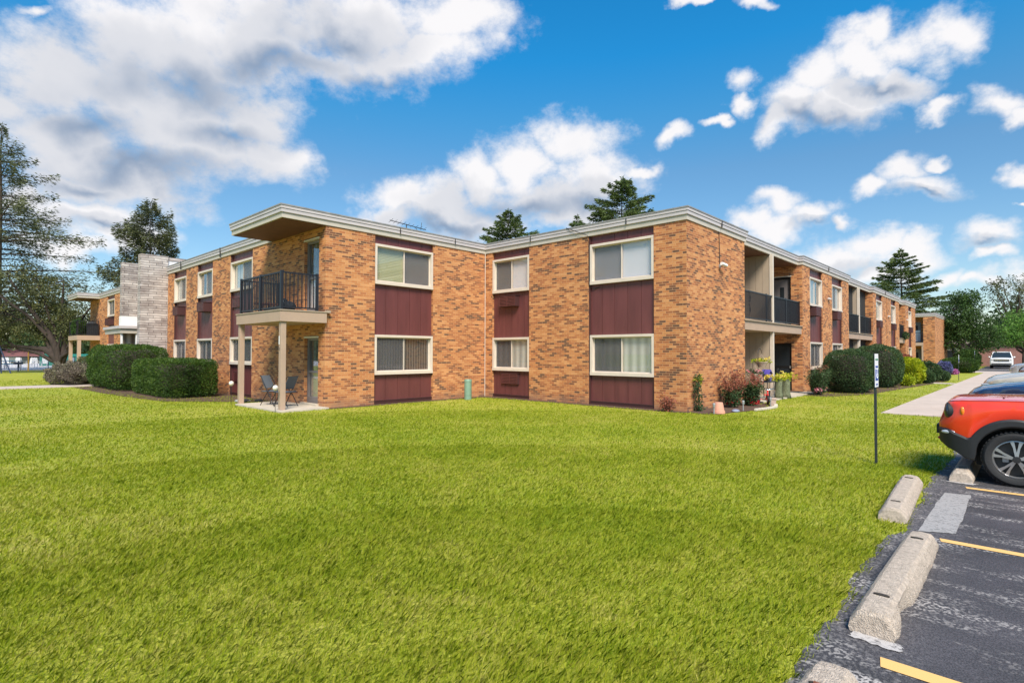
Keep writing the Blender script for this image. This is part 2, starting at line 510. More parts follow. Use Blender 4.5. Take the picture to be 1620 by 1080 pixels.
def stone_mat(name):
    m = bpy.data.materials.new(name)
    nt, N, L, b = nodes_of(m)
    tc = N.new('ShaderNodeTexCoord')
    sp = N.new('ShaderNodeSeparateXYZ'); L.new(tc.outputs['Object'], sp.inputs[0])
    ad = N.new('ShaderNodeMath'); ad.operation = 'ADD'; L.new(sp.outputs['X'], ad.inputs[0]); L.new(sp.outputs['Y'], ad.inputs[1])
    cb = N.new('ShaderNodeCombineXYZ'); L.new(ad.outputs[0], cb.inputs['X']); L.new(sp.outputs['Z'], cb.inputs['Y'])
    nz = N.new('ShaderNodeTexNoise'); nz.inputs['Scale'].default_value = 1.8; nz.inputs['Detail'].default_value = 3
    L.new(cb.outputs[0], nz.inputs['Vector'])
    sc = N.new('ShaderNodeVectorMath'); sc.operation = 'SCALE'; sc.inputs['Scale'].default_value = 0.09; L.new(nz.outputs['Color'], sc.inputs[0])
    av = N.new('ShaderNodeVectorMath'); av.operation = 'ADD'; L.new(cb.outputs[0], av.inputs[0]); L.new(sc.outputs[0], av.inputs[1])
    bk = N.new('ShaderNodeTexBrick'); bk.offset = 0.37; bk.offset_frequency = 2; bk.squash = 1.7; bk.squash_frequency = 3
    bk.inputs['Color1'].default_value = (0.36, 0.32, 0.31, 1); bk.inputs['Color2'].default_value = (0.60, 0.545, 0.52, 1)
    bk.inputs['Mortar'].default_value = (0.10, 0.085, 0.08, 1)
    bk.inputs['Scale'].default_value = 1; bk.inputs['Mortar Size'].default_value = 0.008; bk.inputs['Mortar Smooth'].default_value = 0.3
    bk.inputs['Brick Width'].default_value = 0.55; bk.inputs['Row Height'].default_value = 0.115
    L.new(av.outputs[0], bk.inputs['Vector'])
    # weathering: dark runs
    mp = N.new('ShaderNodeMapping'); mp.inputs['Scale'].default_value = (1.2, 1.2, 2.2); L.new(tc.outputs['Object'], mp.inputs['Vector'])
    n = N.new('ShaderNodeTexNoise'); n.inputs['Scale'].default_value = 0.9; n.inputs['Detail'].default_value = 8; n.inputs['Roughness'].default_value = 0.7
    L.new(mp.outputs[0], n.inputs['Vector'])
    cr = ramp(N, [(0.33, (0.50, 0.44, 0.43)), (0.60, (1.0, 0.98, 0.97))]); L.new(n.outputs['Fac'], cr.inputs[0])
    mx = N.new('ShaderNodeMix'); mx.data_type = 'RGBA'; mx.blend_type = 'MULTIPLY'; mx.inputs['Factor'].default_value = 1
    L.new(bk.outputs['Color'], mx.inputs['A']); L.new(cr.outputs[0], mx.inputs['B'])
    L.new(mx.outputs['Result'], b.inputs['Base Color']); b.inputs['Roughness'].default_value = 0.9
    bp = N.new('ShaderNodeBump'); bp.invert = True; bp.inputs['Strength'].default_value = 0.8; bp.inputs['Distance'].default_value = 0.03
    L.new(bk.outputs['Fac'], bp.inputs['Height']); L.new(bp.outputs[0], b.inputs['Normal'])
    MATS[name] = m
    return m


def glass_mat(name, tint=(0.96, 0.955, 0.95), refl=1.0):
    m = bpy.data.materials.new(name)
    nt, N, L, b = nodes_of(m)
    N.remove(b)
    t = N.new('ShaderNodeBsdfTransparent'); t.inputs[0].default_value = (*tint, 1)
    gl = N.new('ShaderNodeBsdfGlossy'); gl.inputs['Roughness'].default_value = 0.02; gl.inputs['Color'].default_value = (0.95, 0.97, 1, 1)
    fr = N.new('ShaderNodeLayerWeight'); fr.inputs['Blend'].default_value = 0.5
    pw = N.new('ShaderNodeMath'); pw.operation = 'POWER'; L.new(fr.outputs['Facing'], pw.inputs[0]); pw.inputs[1].default_value = 4.0
    mu = N.new('ShaderNodeMath'); mu.operation = 'MULTIPLY_ADD'; mu.use_clamp = True; L.new(pw.outputs[0], mu.inputs[0]); mu.inputs[1].default_value = 0.9; mu.inputs[2].default_value = 0.07 * refl
    ms = N.new('ShaderNodeMixShader'); L.new(mu.outputs[0], ms.inputs[0]); L.new(t.outputs[0], ms.inputs[1]); L.new(gl.outputs[0], ms.inputs[2])
    L.new(ms.outputs[0], N['Material Output'].inputs['Surface'])
    MATS[name] = m
    return m


def screen_mat(name, col, dens):
    m = bpy.data.materials.new(name)
    nt, N, L, b = nodes_of(m)
    b.inputs['Base Color'].default_value = (*col, 1); b.inputs['Roughness'].default_value = 0.7
    t = N.new('ShaderNodeBsdfTransparent')
    ms = N.new('ShaderNodeMixShader'); ms.inputs[0].default_value = dens
    L.new(t.outputs[0], ms.inputs[1]); L.new(b.outputs[0], ms.inputs[2])
    L.new(ms.outputs[0], N['Material Output'].inputs['Surface'])
    MATS[name] = m
    return m


def stripe_mat(name, c1, c2, axis, freq, rough=0.7):
    """blind slats or curtain folds"""
    m = bpy.data.materials.new(name)
    nt, N, L, b = nodes_of(m)
    tc = N.new('ShaderNodeTexCoord')
    w = N.new('ShaderNodeTexWave'); w.wave_type = 'BANDS'; w.bands_direction = axis; w.wave_profile = 'SIN'
    w.inputs['Scale'].default_value = freq; w.inputs['Distortion'].default_value = 0.6 if axis != 'Z' else 0.0
    L.new(tc.outputs['Object'], w.inputs['Vector'])
    cr = ramp(N, [(0.0, c1), (1.0, c2)]); L.new(w.outputs['Fac'], cr.inputs[0]); L.new(cr.outputs[0], b.inputs['Base Color'])
    b.inputs['Roughness'].default_value = rough
    bp = N.new('ShaderNodeBump'); bp.inputs['Strength'].default_value = 0.4; bp.inputs['Distance'].default_value = 0.01
    L.new(w.outputs['Fac'], bp.inputs['Height']); L.new(bp.outputs[0], b.inputs['Normal'])
    MATS[name] = m
    return m


def lawn_cols(N, L, vec, b_sock, rnd=None, dry=0.5):
    """yellow-green turf colour that drifts in patches, shared by the soil sheet and the blades"""
    n = N.new('ShaderNodeTexNoise'); n.inputs['Scale'].default_value = 0.35; n.inputs['Detail'].default_value = 4; n.inputs['Roughness'].default_value = 0.5
    L.new(vec, n.inputs['Vector'])
    n2 = N.new('ShaderNodeTexNoise'); n2.inputs['Scale'].default_value = 2.6; n2.inputs['Detail'].default_value = 5; n2.inputs['Roughness'].default_value = 0.6
    L.new(vec, n2.inputs['Vector'])
    m1 = N.new('ShaderNodeMix'); m1.data_type = 'FLOAT'; m1.inputs['Factor'].default_value = 0.45
    L.new(n.outputs['Fac'], m1.inputs['A']); L.new(n2.outputs['Fac'], m1.inputs['B'])
    mr = N.new('ShaderNodeMapRange'); mr.inputs['From Min'].default_value = 0.25; mr.inputs['From Max'].default_value = 0.72
    L.new(m1.outputs['Result'], mr.inputs['Value'])
    v = mr.outputs[0]
    if rnd is not None:
        m2 = N.new('ShaderNodeMix'); m2.data_type = 'FLOAT'; m2.inputs['Factor'].default_value = 0.5
        L.new(v, m2.inputs['A']); L.new(rnd, m2.inputs['B'])
        v = m2.outputs['Result']
    return v


def lawn_mat(name, blades):
    m = bpy.data.materials.new(name)
    nt, N, L, b = nodes_of(m)
    tc = N.new('ShaderNodeTexCoord')
    rnd = None
    if blades:
        g = N.new('ShaderNodeNewGeometry'); rnd = g.outputs['Random Per Island']
        stops = [(0.0, (0.080, 0.155, 0.006)), (0.25, (0.160, 0.230, 0.008)), (0.5, (0.255, 0.308, 0.012)), (0.68, (0.350, 0.365, 0.028)), (0.84, (0.47, 0.42, 0.11)), (1.0, (0.60, 0.49, 0.26))]
    else:
        stops = [(0.0, (0.185, 0.235, 0.020)), (0.35, (0.26, 0.295, 0.030)), (0.65, (0.33, 0.335, 0.046)), (1.0, (0.41, 0.38, 0.09))]
    v = lawn_cols(N, L, tc.outputs['Object'], None, rnd)
    cr = ramp(N, stops); L.new(v, cr.inputs[0])
    L.new(cr.outputs[0], b.inputs['Base Color'])
    b.inputs['Roughness'].default_value = 0.6
    b.inputs['Specular IOR Level'].default_value = 0.15
    if blades:
        t = N.new('ShaderNodeBsdfTranslucent'); L.new(cr.outputs[0], t.inputs['Color'])
        ms = N.new('ShaderNodeMixShader'); ms.inputs[0].default_value = 0.35
        L.new(b.outputs[0], ms.inputs[1]); L.new(t.outputs[0], ms.inputs[2]); L.new(ms.outputs[0], N['Material Output'].inputs['Surface'])
    else:
        n = N.new('ShaderNodeTexNoise'); n.inputs['Scale'].default_value = 35; n.inputs['Detail'].default_value = 6; L.new(tc.outputs['Object'], n.inputs['Vector'])
        bp = N.new('ShaderNodeBump'); bp.inputs['Strength'].default_value = 0.9; bp.inputs['Distance'].default_value = 0.05
        L.new(n.outputs['Fac'], bp.inputs['Height']); L.new(bp.outputs[0], b.inputs['Normal'])
    MATS[name] = m
    return m


def asphalt_mat(name):
    m = bpy.data.materials.new(name)
    nt, N, L, b = nodes_of(m)
    tc = N.new('ShaderNodeTexCoord')
    n = N.new('ShaderNodeTexNoise'); n.inputs['Scale'].default_value = 120; n.inputs['Detail'].default_value = 4; L.new(tc.outputs['Object'], n.inputs['Vector'])
    cr = ramp(N, [(0.35, (0.020, 0.019, 0.021)), (0.65, (0.066, 0.062, 0.068))]); L.new(n.outputs['Fac'], cr.inputs[0])
    n0 = N.new('ShaderNodeTexNoise'); n0.inputs['Scale'].default_value = 1.3; n0.inputs['Detail'].default_value = 6; L.new(tc.outputs['Object'], n0.inputs['Vector'])
    c0 = ramp(N, [(0.35, (0.8, 0.8, 0.82)), (0.7, (1.5, 1.45, 1.5))]); L.new(n0.outputs['Fac'], c0.inputs[0])
    mm = N.new('ShaderNodeMix'); mm.data_type = 'RGBA'; mm.blend_type = 'MULTIPLY'; mm.inputs['Factor'].default_value = 1
    L.new(cr.outputs[0], mm.inputs['A']); L.new(c0.outputs[0], mm.inputs['B'])
    # worn chalky scuffs: streaks along the edge of the lot and across the stalls
    mp = N.new('ShaderNodeMapping'); mp.inputs['Rotation'].default_value = (0, 0, R(-9)); mp.inputs['Scale'].default_value = (2.6, 0.6, 1)
    L.new(tc.outputs['Object'], mp.inputs['Vector'])
    s1 = N.new('ShaderNodeTexNoise'); s1.inputs['Scale'].default_value = 1.6; s1.inputs['Detail'].default_value = 7; s1.inputs['Roughness'].default_value = 0.62; L.new(mp.outputs[0], s1.inputs['Vector'])
    r1 = N.new('ShaderNodeMapRange'); r1.inputs['From Min'].default_value = 0.50; r1.inputs['From Max'].default_value = 0.68; L.new(s1.outputs['Fac'], r1.inputs['Value'])
    s2 = N.new('ShaderNodeTexNoise'); s2.inputs['Scale'].default_value = 48; s2.inputs['Detail'].default_value = 3; L.new(tc.outputs['Object'], s2.inputs['Vector'])
    r2 = N.new('ShaderNodeMapRange'); r2.inputs['From Min'].default_value = 0.47; r2.inputs['From Max'].default_value = 0.60; L.new(s2.outputs['Fac'], r2.inputs['Value'])
    # more of it close to the lawn edge (y near -14.5)
    sp = N.new('ShaderNodeSeparateXYZ'); L.new(tc.outputs['Object'], sp.inputs[0])
    r3 = N.new('ShaderNodeMapRange'); r3.inputs['From Min'].default_value = -14.95; r3.inputs['From Max'].default_value = -14.40; r3.inputs['To Min'].default_value = 0.0; r3.inputs['To Max'].default_value = 0.25; L.new(sp.outputs['Y'], r3.inputs['Value'])
    ad = N.new('ShaderNodeMath'); ad.operation = 'ADD'; ad.use_clamp = True; L.new(r1.outputs[0], ad.inputs[0]); L.new(r3.outputs[0], ad.inputs[1])
    mu = N.new('ShaderNodeMath'); mu.operation = 'MULTIPLY'; L.new(ad.outputs[0], mu.inputs[0]); L.new(r2.outputs[0], mu.inputs[1])
    mu2 = N.new('ShaderNodeMath'); mu2.operation = 'MULTIPLY'; L.new(mu.outputs[0], mu2.inputs[0]); mu2.inputs[1].default_value = 0.8
    mx = N.new('ShaderNodeMix'); mx.data_type = 'RGBA'; L.new(mu2.outputs[0], mx.inputs['Factor']); L.new(mm.outputs['Result'], mx.inputs['A']); mx.inputs['B'].default_value = (0.50, 0.46, 0.44, 1)
    L.new(mx.outputs['Result'], b.inputs['Base Color']); b.inputs['Roughness'].default_value = 0.75
    bp = N.new('ShaderNodeBump'); bp.inputs['Strength'].default_value = 0.5; bp.inputs['Distance'].default_value = 0.01
    L.new(n.outputs['Fac'], bp.inputs['Height']); L.new(bp.outputs[0], b.inputs['Normal'])
    MATS[name] = m
    return m


def worn_paint(name, col, base=(0.06, 0.06, 0.07), amount=0.5):
    m = bpy.data.materials.new(name)
    nt, N, L, b = nodes_of(m)
    tc = N.new('ShaderNodeTexCoord')
    n = N.new('ShaderNodeTexNoise'); n.inputs['Scale'].default_value = 30; n.inputs['Detail'].default_value = 10; n.inputs['Roughness'].default_value = 0.8; L.new(tc.outputs['Object'], n.inputs['Vector'])
    r = N.new('ShaderNodeMapRange'); r.inputs['From Min'].default_value = amount; r.inputs['From Max'].default_value = amount + 0.12; L.new(n.outputs['Fac'], r.inputs['Value'])
    mx = N.new('ShaderNodeMix'); mx.data_type = 'RGBA'; L.new(r.outputs[0], mx.inputs['Factor']); mx.inputs['A'].default_value = (*col, 1); mx.inputs['B'].default_value = (*base, 1)
    L.new(mx.outputs['Result'], b.inputs['Base Color']); b.inputs['Roughness'].default_value = 0.7
    MATS[name] = m
    return m


M_BRICK = brick_mat('brick')
M_STONE = stone_mat('ledge_stone')
M_MAROON = mk('maroon_siding', (0.122, 0.036, 0.036), 0.42, var=0.18, vscale=1.5, bump=0.05, bscale=90, stretch=(3, 3, 0.4))
M_MAROON2 = mk('maroon_trim', (0.060, 0.022, 0.022), 0.5)
M_CREAM = mk('cream_frame', (0.60, 0.51, 0.435), 0.5, var=0.06, vscale=3)
M_WHITEMET = mk('fascia_metal', (0.47, 0.425, 0.43), 0.45, var=0.10, vscale=1.2, stretch=(1, 1, 6))
M_ROOFLIP = mk('roof_edge', (0.24, 0.23, 0.235), 0.6, var=0.25, vscale=5)
M_CREAMBOARD = mk('fascia_board', (0.46, 0.41, 0.355), 0.6, var=0.08, vscale=2)
M_ROOF = mk('roofing', (0.18, 0.17, 0.16), 0.95, var=0.2, bump=0.3)
M_SOFFIT = mk('soffit_brown', (0.13, 0.055, 0.035), 0.6, var=0.2, vscale=3)
M_TAN = mk('tan_paint', (0.39, 0.275, 0.205), 0.6, var=0.06, vscale=2)
M_TANDK = mk('tan_siding', (0.36, 0.28, 0.21), 0.6, var=0.06, vscale=2)
M_WHITE = mk('white_paint', (0.72, 0.71, 0.72), 0.55, var=0.05)
M_BLACKMET = mk('black_railing', (0.012, 0.011, 0.016), 0.35)
M_CONC = mk('concrete', (0.44, 0.38, 0.31), 0.9, var=0.13, vscale=2.5, bump=0.2, bscale=80)
M_WALK = mk('sidewalk_concrete', (0.44, 0.36, 0.315), 0.9, var=0.12, vscale=1.2, bump=0.2, bscale=70)
M_STOP = mk('weathered_concrete', (0.48, 0.395, 0.325), 0.95, var=0.3, vscale=38, bump=1.0, bscale=130)
M_STOPEND = mk('broken_concrete', (0.27, 0.2, 0.15), 0.95, var=0.4, vscale=40, bump=1.0, bscale=60)
M_HOLE = mk('dark_hole', (0.03, 0.025, 0.02), 0.9)
M_RUST = mk('rusty_steel', (0.22, 0.07, 0.035), 0.8, var=0.4, vscale=30)
M_ASPH = asphalt_mat('asphalt')
M_YEL = worn_paint('yellow_road_paint', (0.66, 0.40, 0.14), (0.30, 0.2, 0.12), 0.60)
M_WPATCH = worn_paint('pale_patch', (0.30, 0.285, 0.28), (0.11, 0.105, 0.105), 0.50)
M_LAWN = lawn_mat('lawn_soil', False)
M_BLADE = lawn_mat('grass_blades', True)
M_MULCH = mk('mulch', (0.09, 0.05, 0.032), 0.95, var=0.5, vscale=25, bump=1.0, bscale=50)
M_BARK = mk('bark', (0.085, 0.062, 0.048), 0.95, var=0.4, vscale=8, bump=0.8, bscale=20, stretch=(1, 1, 0.25))
M_BARKD = mk('dark_bark', (0.035, 0.024, 0.020), 0.95, var=0.4, vscale=6, bump=0.8, bscale=20, stretch=(1, 1, 0.3))
M_GLASS = glass_mat('window_glass')
M_GLASSD = glass_mat('dark_glass', (0.35, 0.38, 0.4), 0.8)
M_SCREEN = screen_mat('insect_screen', (0.12, 0.115, 0.125), 0.27)
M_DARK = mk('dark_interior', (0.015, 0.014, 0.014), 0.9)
M_BLINDW = stripe_mat('white_blind', (0.62, 0.60, 0.64), (0.84, 0.81, 0.84), 'Z', 11.0)
M_BLINDG = stripe_mat('grey_blind', (0.33, 0.31, 0.29), (0.44, 0.42, 0.40), 'Z', 11.0)
M_BLINDY = stripe_mat('green_beige_blind', (0.36, 0.37, 0.22), (0.48, 0.48, 0.30), 'Z', 6.0)
M_VBLX = stripe_mat('vertical_blind', (0.05, 0.045, 0.04), (0.17, 0.15, 0.135), 'X', 3.0)
M_CURX = stripe_mat('curtain_x', (0.20, 0.21, 0.20), (0.36, 0.37, 0.36), 'X', 1.1)
M_CURY = stripe_mat('curtain_y', (0.34, 0.35, 0.33), (0.60, 0.60, 0.57), 'Y', 1.1)
M_CURYD = stripe_mat('dark_curtain', (0.09, 0.10, 0.10), (0.19, 0.20, 0.20), 'Y', 1.1)
M_DOORGR = mk('grey_brown_door', (0.16, 0.14, 0.14), 0.5)
M_DOORLT = mk('pale_door', (0.46, 0.42, 0.34), 0.5)
M_STORM = mk('black_storm_door', (0.014, 0.013, 0.014), 0.3)
M_RUBBER = mk('tyre_rubber', (0.018, 0.018, 0.020), 0.8, bump=0.2, bscale=80)
M_BLKPL = mk('black_plastic', (0.017, 0.017, 0.019), 0.55, bump=0.1, bscale=300)
M_RIM = mk('machined_alloy', (0.46, 0.46, 0.48), 0.3, metal=0.85)
M_RIMD = mk('dark_alloy', (0.02, 0.02, 0.022), 0.4)
M_CHROME = mk('chrome', (0.75, 0.76, 0.78), 0.12, metal=1.0)
M_CARGL = mk('car_glass', (0.02, 0.025, 0.03), 0.05, spec=0.8)
M_LAMP = mk('headlamp_lens', (0.45, 0.47, 0.5), 0.08, spec=0.9, metal=0.3)
M_AMBER = mk('amber_lens', (0.75, 0.20, 0.01), 0.15, coat=0.5)
M_REDP = mk('red_paint', (0.80, 0.042, 0.010), 0.3, coat=1.0)
M_BLUEP = mk('navy_paint', (0.022, 0.038, 0.095), 0.25, metal=0.35, coat=1.0)
M_BEIGEP = mk('beige_paint', (0.52, 0.45, 0.36), 0.25, metal=0.2, coat=1.0)
M_SILVP = mk('silver_paint', (0.42, 0.42, 0.44), 0.25, metal=0.4, coat=1.0)
M_MAUVEP = mk('mauve_paint', (0.36, 0.26, 0.27), 0.3, metal=0.3, coat=1.0)
M_WHITEP = mk('white_car_paint', (0.78, 0.78, 0.80), 0.25, coat=1.0)
M_REDPL = mk('red_tow_hook', (0.5, 0.01, 0.02), 0.35)
M_GRNPL = mk('green_plastic', (0.17, 0.27, 0.20), 0.45, var=0.06)
M_TERRA = mk('terracotta', (0.56, 0.27, 0.19), 0.85, var=0.1)
M_GREY = mk('grey_metal', (0.36, 0.36, 0.37), 0.4, metal=0.4)
M_GLOBE = mk('frosted_globe', (0.66, 0.60, 0.54), 0.35, var=0.2, vscale=12)
M_SIGNW = mk('sign_white', (0.72, 0.74, 0.76), 0.4)
M_SIGNB = mk('sign_blue', (0.03, 0.07, 0.33), 0.4)
M_SIGNG = mk('sign_green_text', (0.03, 0.22, 0.12), 0.4)
M_POSTG = mk('sign_post_green', (0.018, 0.026, 0.026), 0.6, var=0.3, vscale=10)
M_DKFAB = mk('dark_fabric', (0.022, 0.024, 0.030), 0.9)
M_GREYFAB = mk('grey_sling', (0.10, 0.115, 0.14), 0.8)
M_WOODRD = mk('reddish_wood', (0.23, 0.065, 0.035), 0.6)
M_PURPLE = mk('purple_paint', (0.075, 0.055, 0.28), 0.5)
M_MOSS = mk('mossy_stump', (0.13, 0.14, 0.085), 0.95, var=0.45, vscale=22, bump=0.9, bscale=35)
M_WICKER = mk('pale_pot', (0.42, 0.31, 0.26), 0.8, var=0.15, vscale=20)
M_REDTOY = mk('red_toy_paint', (0.55, 0.012, 0.012), 0.3)
M_EDGING = mk('edging_blocks', (0.50, 0.45, 0.38), 0.9, var=0.2, vscale=14)
M_POOLWALL = mk('grey_green_wall', (0.13, 0.135, 0.145), 0.8, var=0.15, vscale=0.5)
M_POOLROOF = mk('maroon_roof', (0.15, 0.06, 0.06), 0.8, var=0.2, vscale=1)
M_TEAL = mk('teal_windscreen', (0.02, 0.20, 0.16), 0.8)
M_DECK = mk('pool_deck_concrete', (0.55, 0.53, 0.56), 0.9, var=0.08)
M_BLUETAB = mk('blue_table_paint', (0.04, 0.26, 0.42), 0.5)
M_SWING = mk('dark_blue_steel', (0.03, 0.045, 0.10), 0.5)
M_YPOLE = mk('orange_pole', (0.62, 0.33, 0.06), 0.6)
M_HOUSE = mk('cream_house_wall', (0.50, 0.42, 0.33), 0.85, var=0.08)
M_HROOF = mk('brown_shingles', (0.16, 0.11, 0.10), 0.9, var=0.2, vscale=2)
M_PINKBR = mk('far_brick', (0.30, 0.15, 0.13), 0.9, var=0.15, vscale=3)

F_SPRUCE = foliage('spruce_needles', [(0.024, 0.048, 0.016), (0.055, 0.090, 0.024), (0.105, 0.145, 0.036), (0.16, 0.19, 0.06)], 0.2)
F_PINE = foliage('pine_needles', [(0.045, 0.055, 0.034), (0.085, 0.098, 0.042), (0.15, 0.155, 0.06)], 0.2)
F_OAK = foliage('dark_leaves', [(0.036, 0.046, 0.022), (0.070, 0.082, 0.036), (0.13, 0.135, 0.05), (0.25, 0.22, 0.09)], 0.35)
F_DECID = foliage('green_leaves', [(0.022, 0.050, 0.014), (0.045, 0.090, 0.020), (0.085, 0.145, 0.030)], 0.3)
F_BRIGHT = foliage('bright_leaves', [(0.075, 0.17, 0.030), (0.13, 0.26, 0.045), (0.20, 0.34, 0.06)], 0.35)
F_YEW = foliage('yew_leaves', [(0.012, 0.032, 0.006), (0.028, 0.062, 0.009), (0.055, 0.105, 0.014), (0.13, 0.18, 0.024)], 0.2, nscale=2.2)
F_BOX = foliage('boxwood_leaves', [(0.022, 0.050, 0.020), (0.045, 0.085, 0.030), (0.10, 0.14, 0.05)], 0.2, nscale=3)
F_GOLD = foliage('golden_leaves', [(0.12, 0.20, 0.010), (0.30, 0.36, 0.012), (0.55, 0.52, 0.02)], 0.3, nscale=2.5)
F_TWIG = foliage('brown_twigs', [(0.10, 0.08, 0.065), (0.16, 0.13, 0.10), (0.12, 0.14, 0.05)], 0.1, nscale=2)
F_ROSE = foliage('rose_leaves', [(0.020, 0.045, 0.020), (0.045, 0.085, 0.030), (0.09, 0.12, 0.04)], 0.25, nscale=4)
F_ROSER = foliage('red_young_leaves', [(0.17, 0.050, 0.035), (0.30, 0.09, 0.06), (0.22, 0.13, 0.06)], 0.25, nscale=4)
F_REDFL = foliage('red_petals', [(0.45, 0.01, 0.02), (0.62, 0.03, 0.05)], 0.2)
F_PINKFL = foliage('pink_petals', [(0.55, 0.08, 0.14), (0.75, 0.32, 0.36), (0.85, 0.70, 0.62)], 0.2)
F_YELFL = foliage('yellow_petals', [(0.75, 0.55, 0.04), (0.80, 0.68, 0.25)], 0.2)
F_FAR = foliage('far_trees', [(0.030, 0.055, 0.022), (0.055, 0.090, 0.030), (0.09, 0.13, 0.045)], 0.2, nscale=0.15)

# ================================================================== GROUND
def structure(name, mb, mat, **kw):
    o = mb.build(name, mat, None, **kw); o['kind'] = 'structure'
    return o


lawn = MB(); lawn.add([(-700, -700, 0), (900, -700, 0), (900, 900, 0), (-700, 900, 0)], [(0, 1, 2, 3)])
structure('lawn', lawn, M_LAWN, recalc=False)


def edge_v(u):
    return -14.36 + 0.03 * math.sin(u * 1.7) + 0.018 * math.sin(u * 5.3 + 1) + 0.010 * math.sin(u * 13.7) + 0.008 * math.sin(u * 31.0) - (0.07 * math.exp(-((u + 1.9) / 0.35) ** 2))


us = np.concatenate([np.linspace(-30, -8, 40), np.linspace(-7.95, 6, 420), np.linspace(6.1, 58, 200)])
pts = [(u, edge_v(u)) for u in us] + [(58, -11.3), (120, -10.6), (120, -60), (-30, -60)]
asp = MB(); asp.add([(x, y, 0.006) for x, y in pts], [tuple(range(len(pts)))[::-1]])
structure('parking_lot', asp, M_ASPH, recalc=False)

walk = MB()
x = 10.05
while x < 56:
    x1 = min(x + 1.5, 56)
    y0 = -14.30 if x > 10.2 else -14.3
    walk.box(x, x1 - 0.012, -14.32, -12.25, -0.05, 0.022)
    x = x1
structure('sidewalk', walk, M_WALK)
bp = MB(); bp.box(30.3, 31.4, -12.23, -9.2, -0.05, 0.02)
structure('entry_path', bp, M_WALK)
cross = MB(); cross.box(56.02, 61, -16.5, -11.0, -0.05, 0.014)
structure('drive_apron', cross, M_WALK)
lp = MB()
x = -40.0
while x < -0.8:
    lp.box(x, x + 1.49, 17.9, 20.1, -0.05, 0.03); x += 1.5
structure('left_path', lp, M_WALK)
pd = MB(); pd.box(-45, 12, 50.5, 88, -0.05, 0.02)
structure('pool_deck', pd, M_DECK)

# mulch beds
def blobpoly(name, pts, z, mat):
    m = MB(); m.add([(x, y, z) for x, y in pts], [tuple(range(len(pts)))])
    o = m.build(name, mat, None, recalc=False); o['kind'] = 'structure'
    return o


blobpoly('mulch_bed', [(6.4, -8.15), (6.35, -8.9), (6.6, -9.15), (7.3, -9.2), (8.1, -9.42), (9.2, -9.6), (10.3, -9.3), (10.9, -8.9), (11.2, -8.15)], 0.012, M_MULCH)
blobpoly('mulch_strip', [(-.1, -0.32), (1.5, -0.36), (3.0, -0.30), (5.2, -0.42), (6.1, -0.45), (6.22, -3.0), (6.18, -6.2), (6.20, -8.25), (6.65, -8.3), (6.65, 0.02), (-.1, 0.02)], 0.010, M_MULCH)
blobpoly('hedge_bed', [(-2.6, 6.0), (-0.2, 3.2), (0.05, 3.2), (0.05, 20), (-3.3, 17.5), (-3.2, 12.5), (-2.9, 8.2)], 0.010, M_MULCH)
blobpoly('shrub_bed', [(15.6, -8.15), (15.5, -9.6), (18.0, -10.5), (24, -10.9), (29, -11.3), (34, -11.6), (36, -10.4), (36, -8.15)], 0.010, M_MULCH)

# yellow stall lines
for i, (u, w) in enumerate(((-7.35, .10), (-4.69, .11), (-2.03, .10), (0.60, .10), (3.27, .1), (5.93, .1), (8.59, .1), (11.25, .1), (13.9, .1), (16.6, .1), (19.2, .1))):
    m = MB(); m.add([(u - w / 2, -14.72, 0.011), (u - w / 2, -19.6, 0.011), (u + w / 2, -19.6, 0.011), (u + w / 2, -14.70, 0.011)], [(0, 1, 2, 3)])
    structure('parking_line', m, M_YEL, recalc=False)
M_WPATCH2 = worn_paint('pale_residue', (0.42, 0.39, 0.38), (0.08, 0.075, 0.08), 0.5)
# pale rectangle left where a wheel stop used to sit
random.seed(3)
pp = []
for (xa, ya), (xb, yb) in (((-1.86, -14.53), (-1.72, -14.80)), ((-1.72, -14.80), (0.16, -14.79)), ((0.16, -14.79), (0.10, -14.54)), ((0.10, -14.54), (-1.86, -14.53))):
    for k in range(14):
        t = k / 14
        pp.append((xa + (xb - xa) * t + random.uniform(-.012, .012), ya + (yb - ya) * t + random.uniform(-.008, .008)))
m = MB(); m.add([(x, y, 0.011) for x, y in pp], [tuple(range(len(pp)))])
structure('pale_ground_patch', m, M_WPATCH, recalc=False)
# white residue round the foot of the stops
for (a, b_, c, d) in ((-4.52, -14.77, -4.41, -14.52), (0.83, -14.78, 0.91, -14.50)):
    pr = []
    for (xa, ya), (xb, yb) in (((a, b_), (c, b_)), ((c, b_), (c, d)), ((c, d), (a + .03, d)), ((a + .03, d), (a, b_))):
        for k in range(9):
            t = k / 9
            pr.append((xa + (xb - xa) * t + random.uniform(-.013, .013), ya + (yb - ya) * t + random.uniform(-.013, .013)))
    m = MB(); m.add([(x, y, 0.011) for x, y in pr], [tuple(range(len(pr)))])
    structure('pale_ground_patch', m, M_WPATCH2, recalc=False)

# ================================================================== BUILDING
ZB = 5.48   # top of brick


def fbox(mb, face, a0, a1, z0, z1, d0, d1):
    k, p = face
    if k == 'v': mb.box(a0, a1, p - d0, p - d1, z0, z1)
    elif k == 'u': mb.box(p - d0, p - d1, a0, a1, z0, z1)
    return mb


def fpt(face, a, d, z):
    k, p = face
    return (a, p - d, z) if k == 'v' else (p - d, a, z)


def wall(B, face, a0, a1, z0, z1, openings=(), mat=None, thick=0.25, name='brick_wall'):
    mb = MB()
    br = sorted({a0, a1, *[o[0] for o in openings], *[o[1] for o in openings]})
    for x0, x1 in zip(br[:-1], br[1:]):
        xm = (x0 + x1) / 2
        zs = z0
        for o in sorted([o for o in openings if o[0] <= xm <= o[1]], key=lambda o: o[2]):
            if o[2] > zs: fbox(mb, face, x0, x1, zs, o[2], -thick, 0)
            zs = o[3]
        if z1 > zs: fbox(mb, face, x0, x1, zs, z1, -thick, 0)
    return mb.build(name, mat or M_BRICK, B)


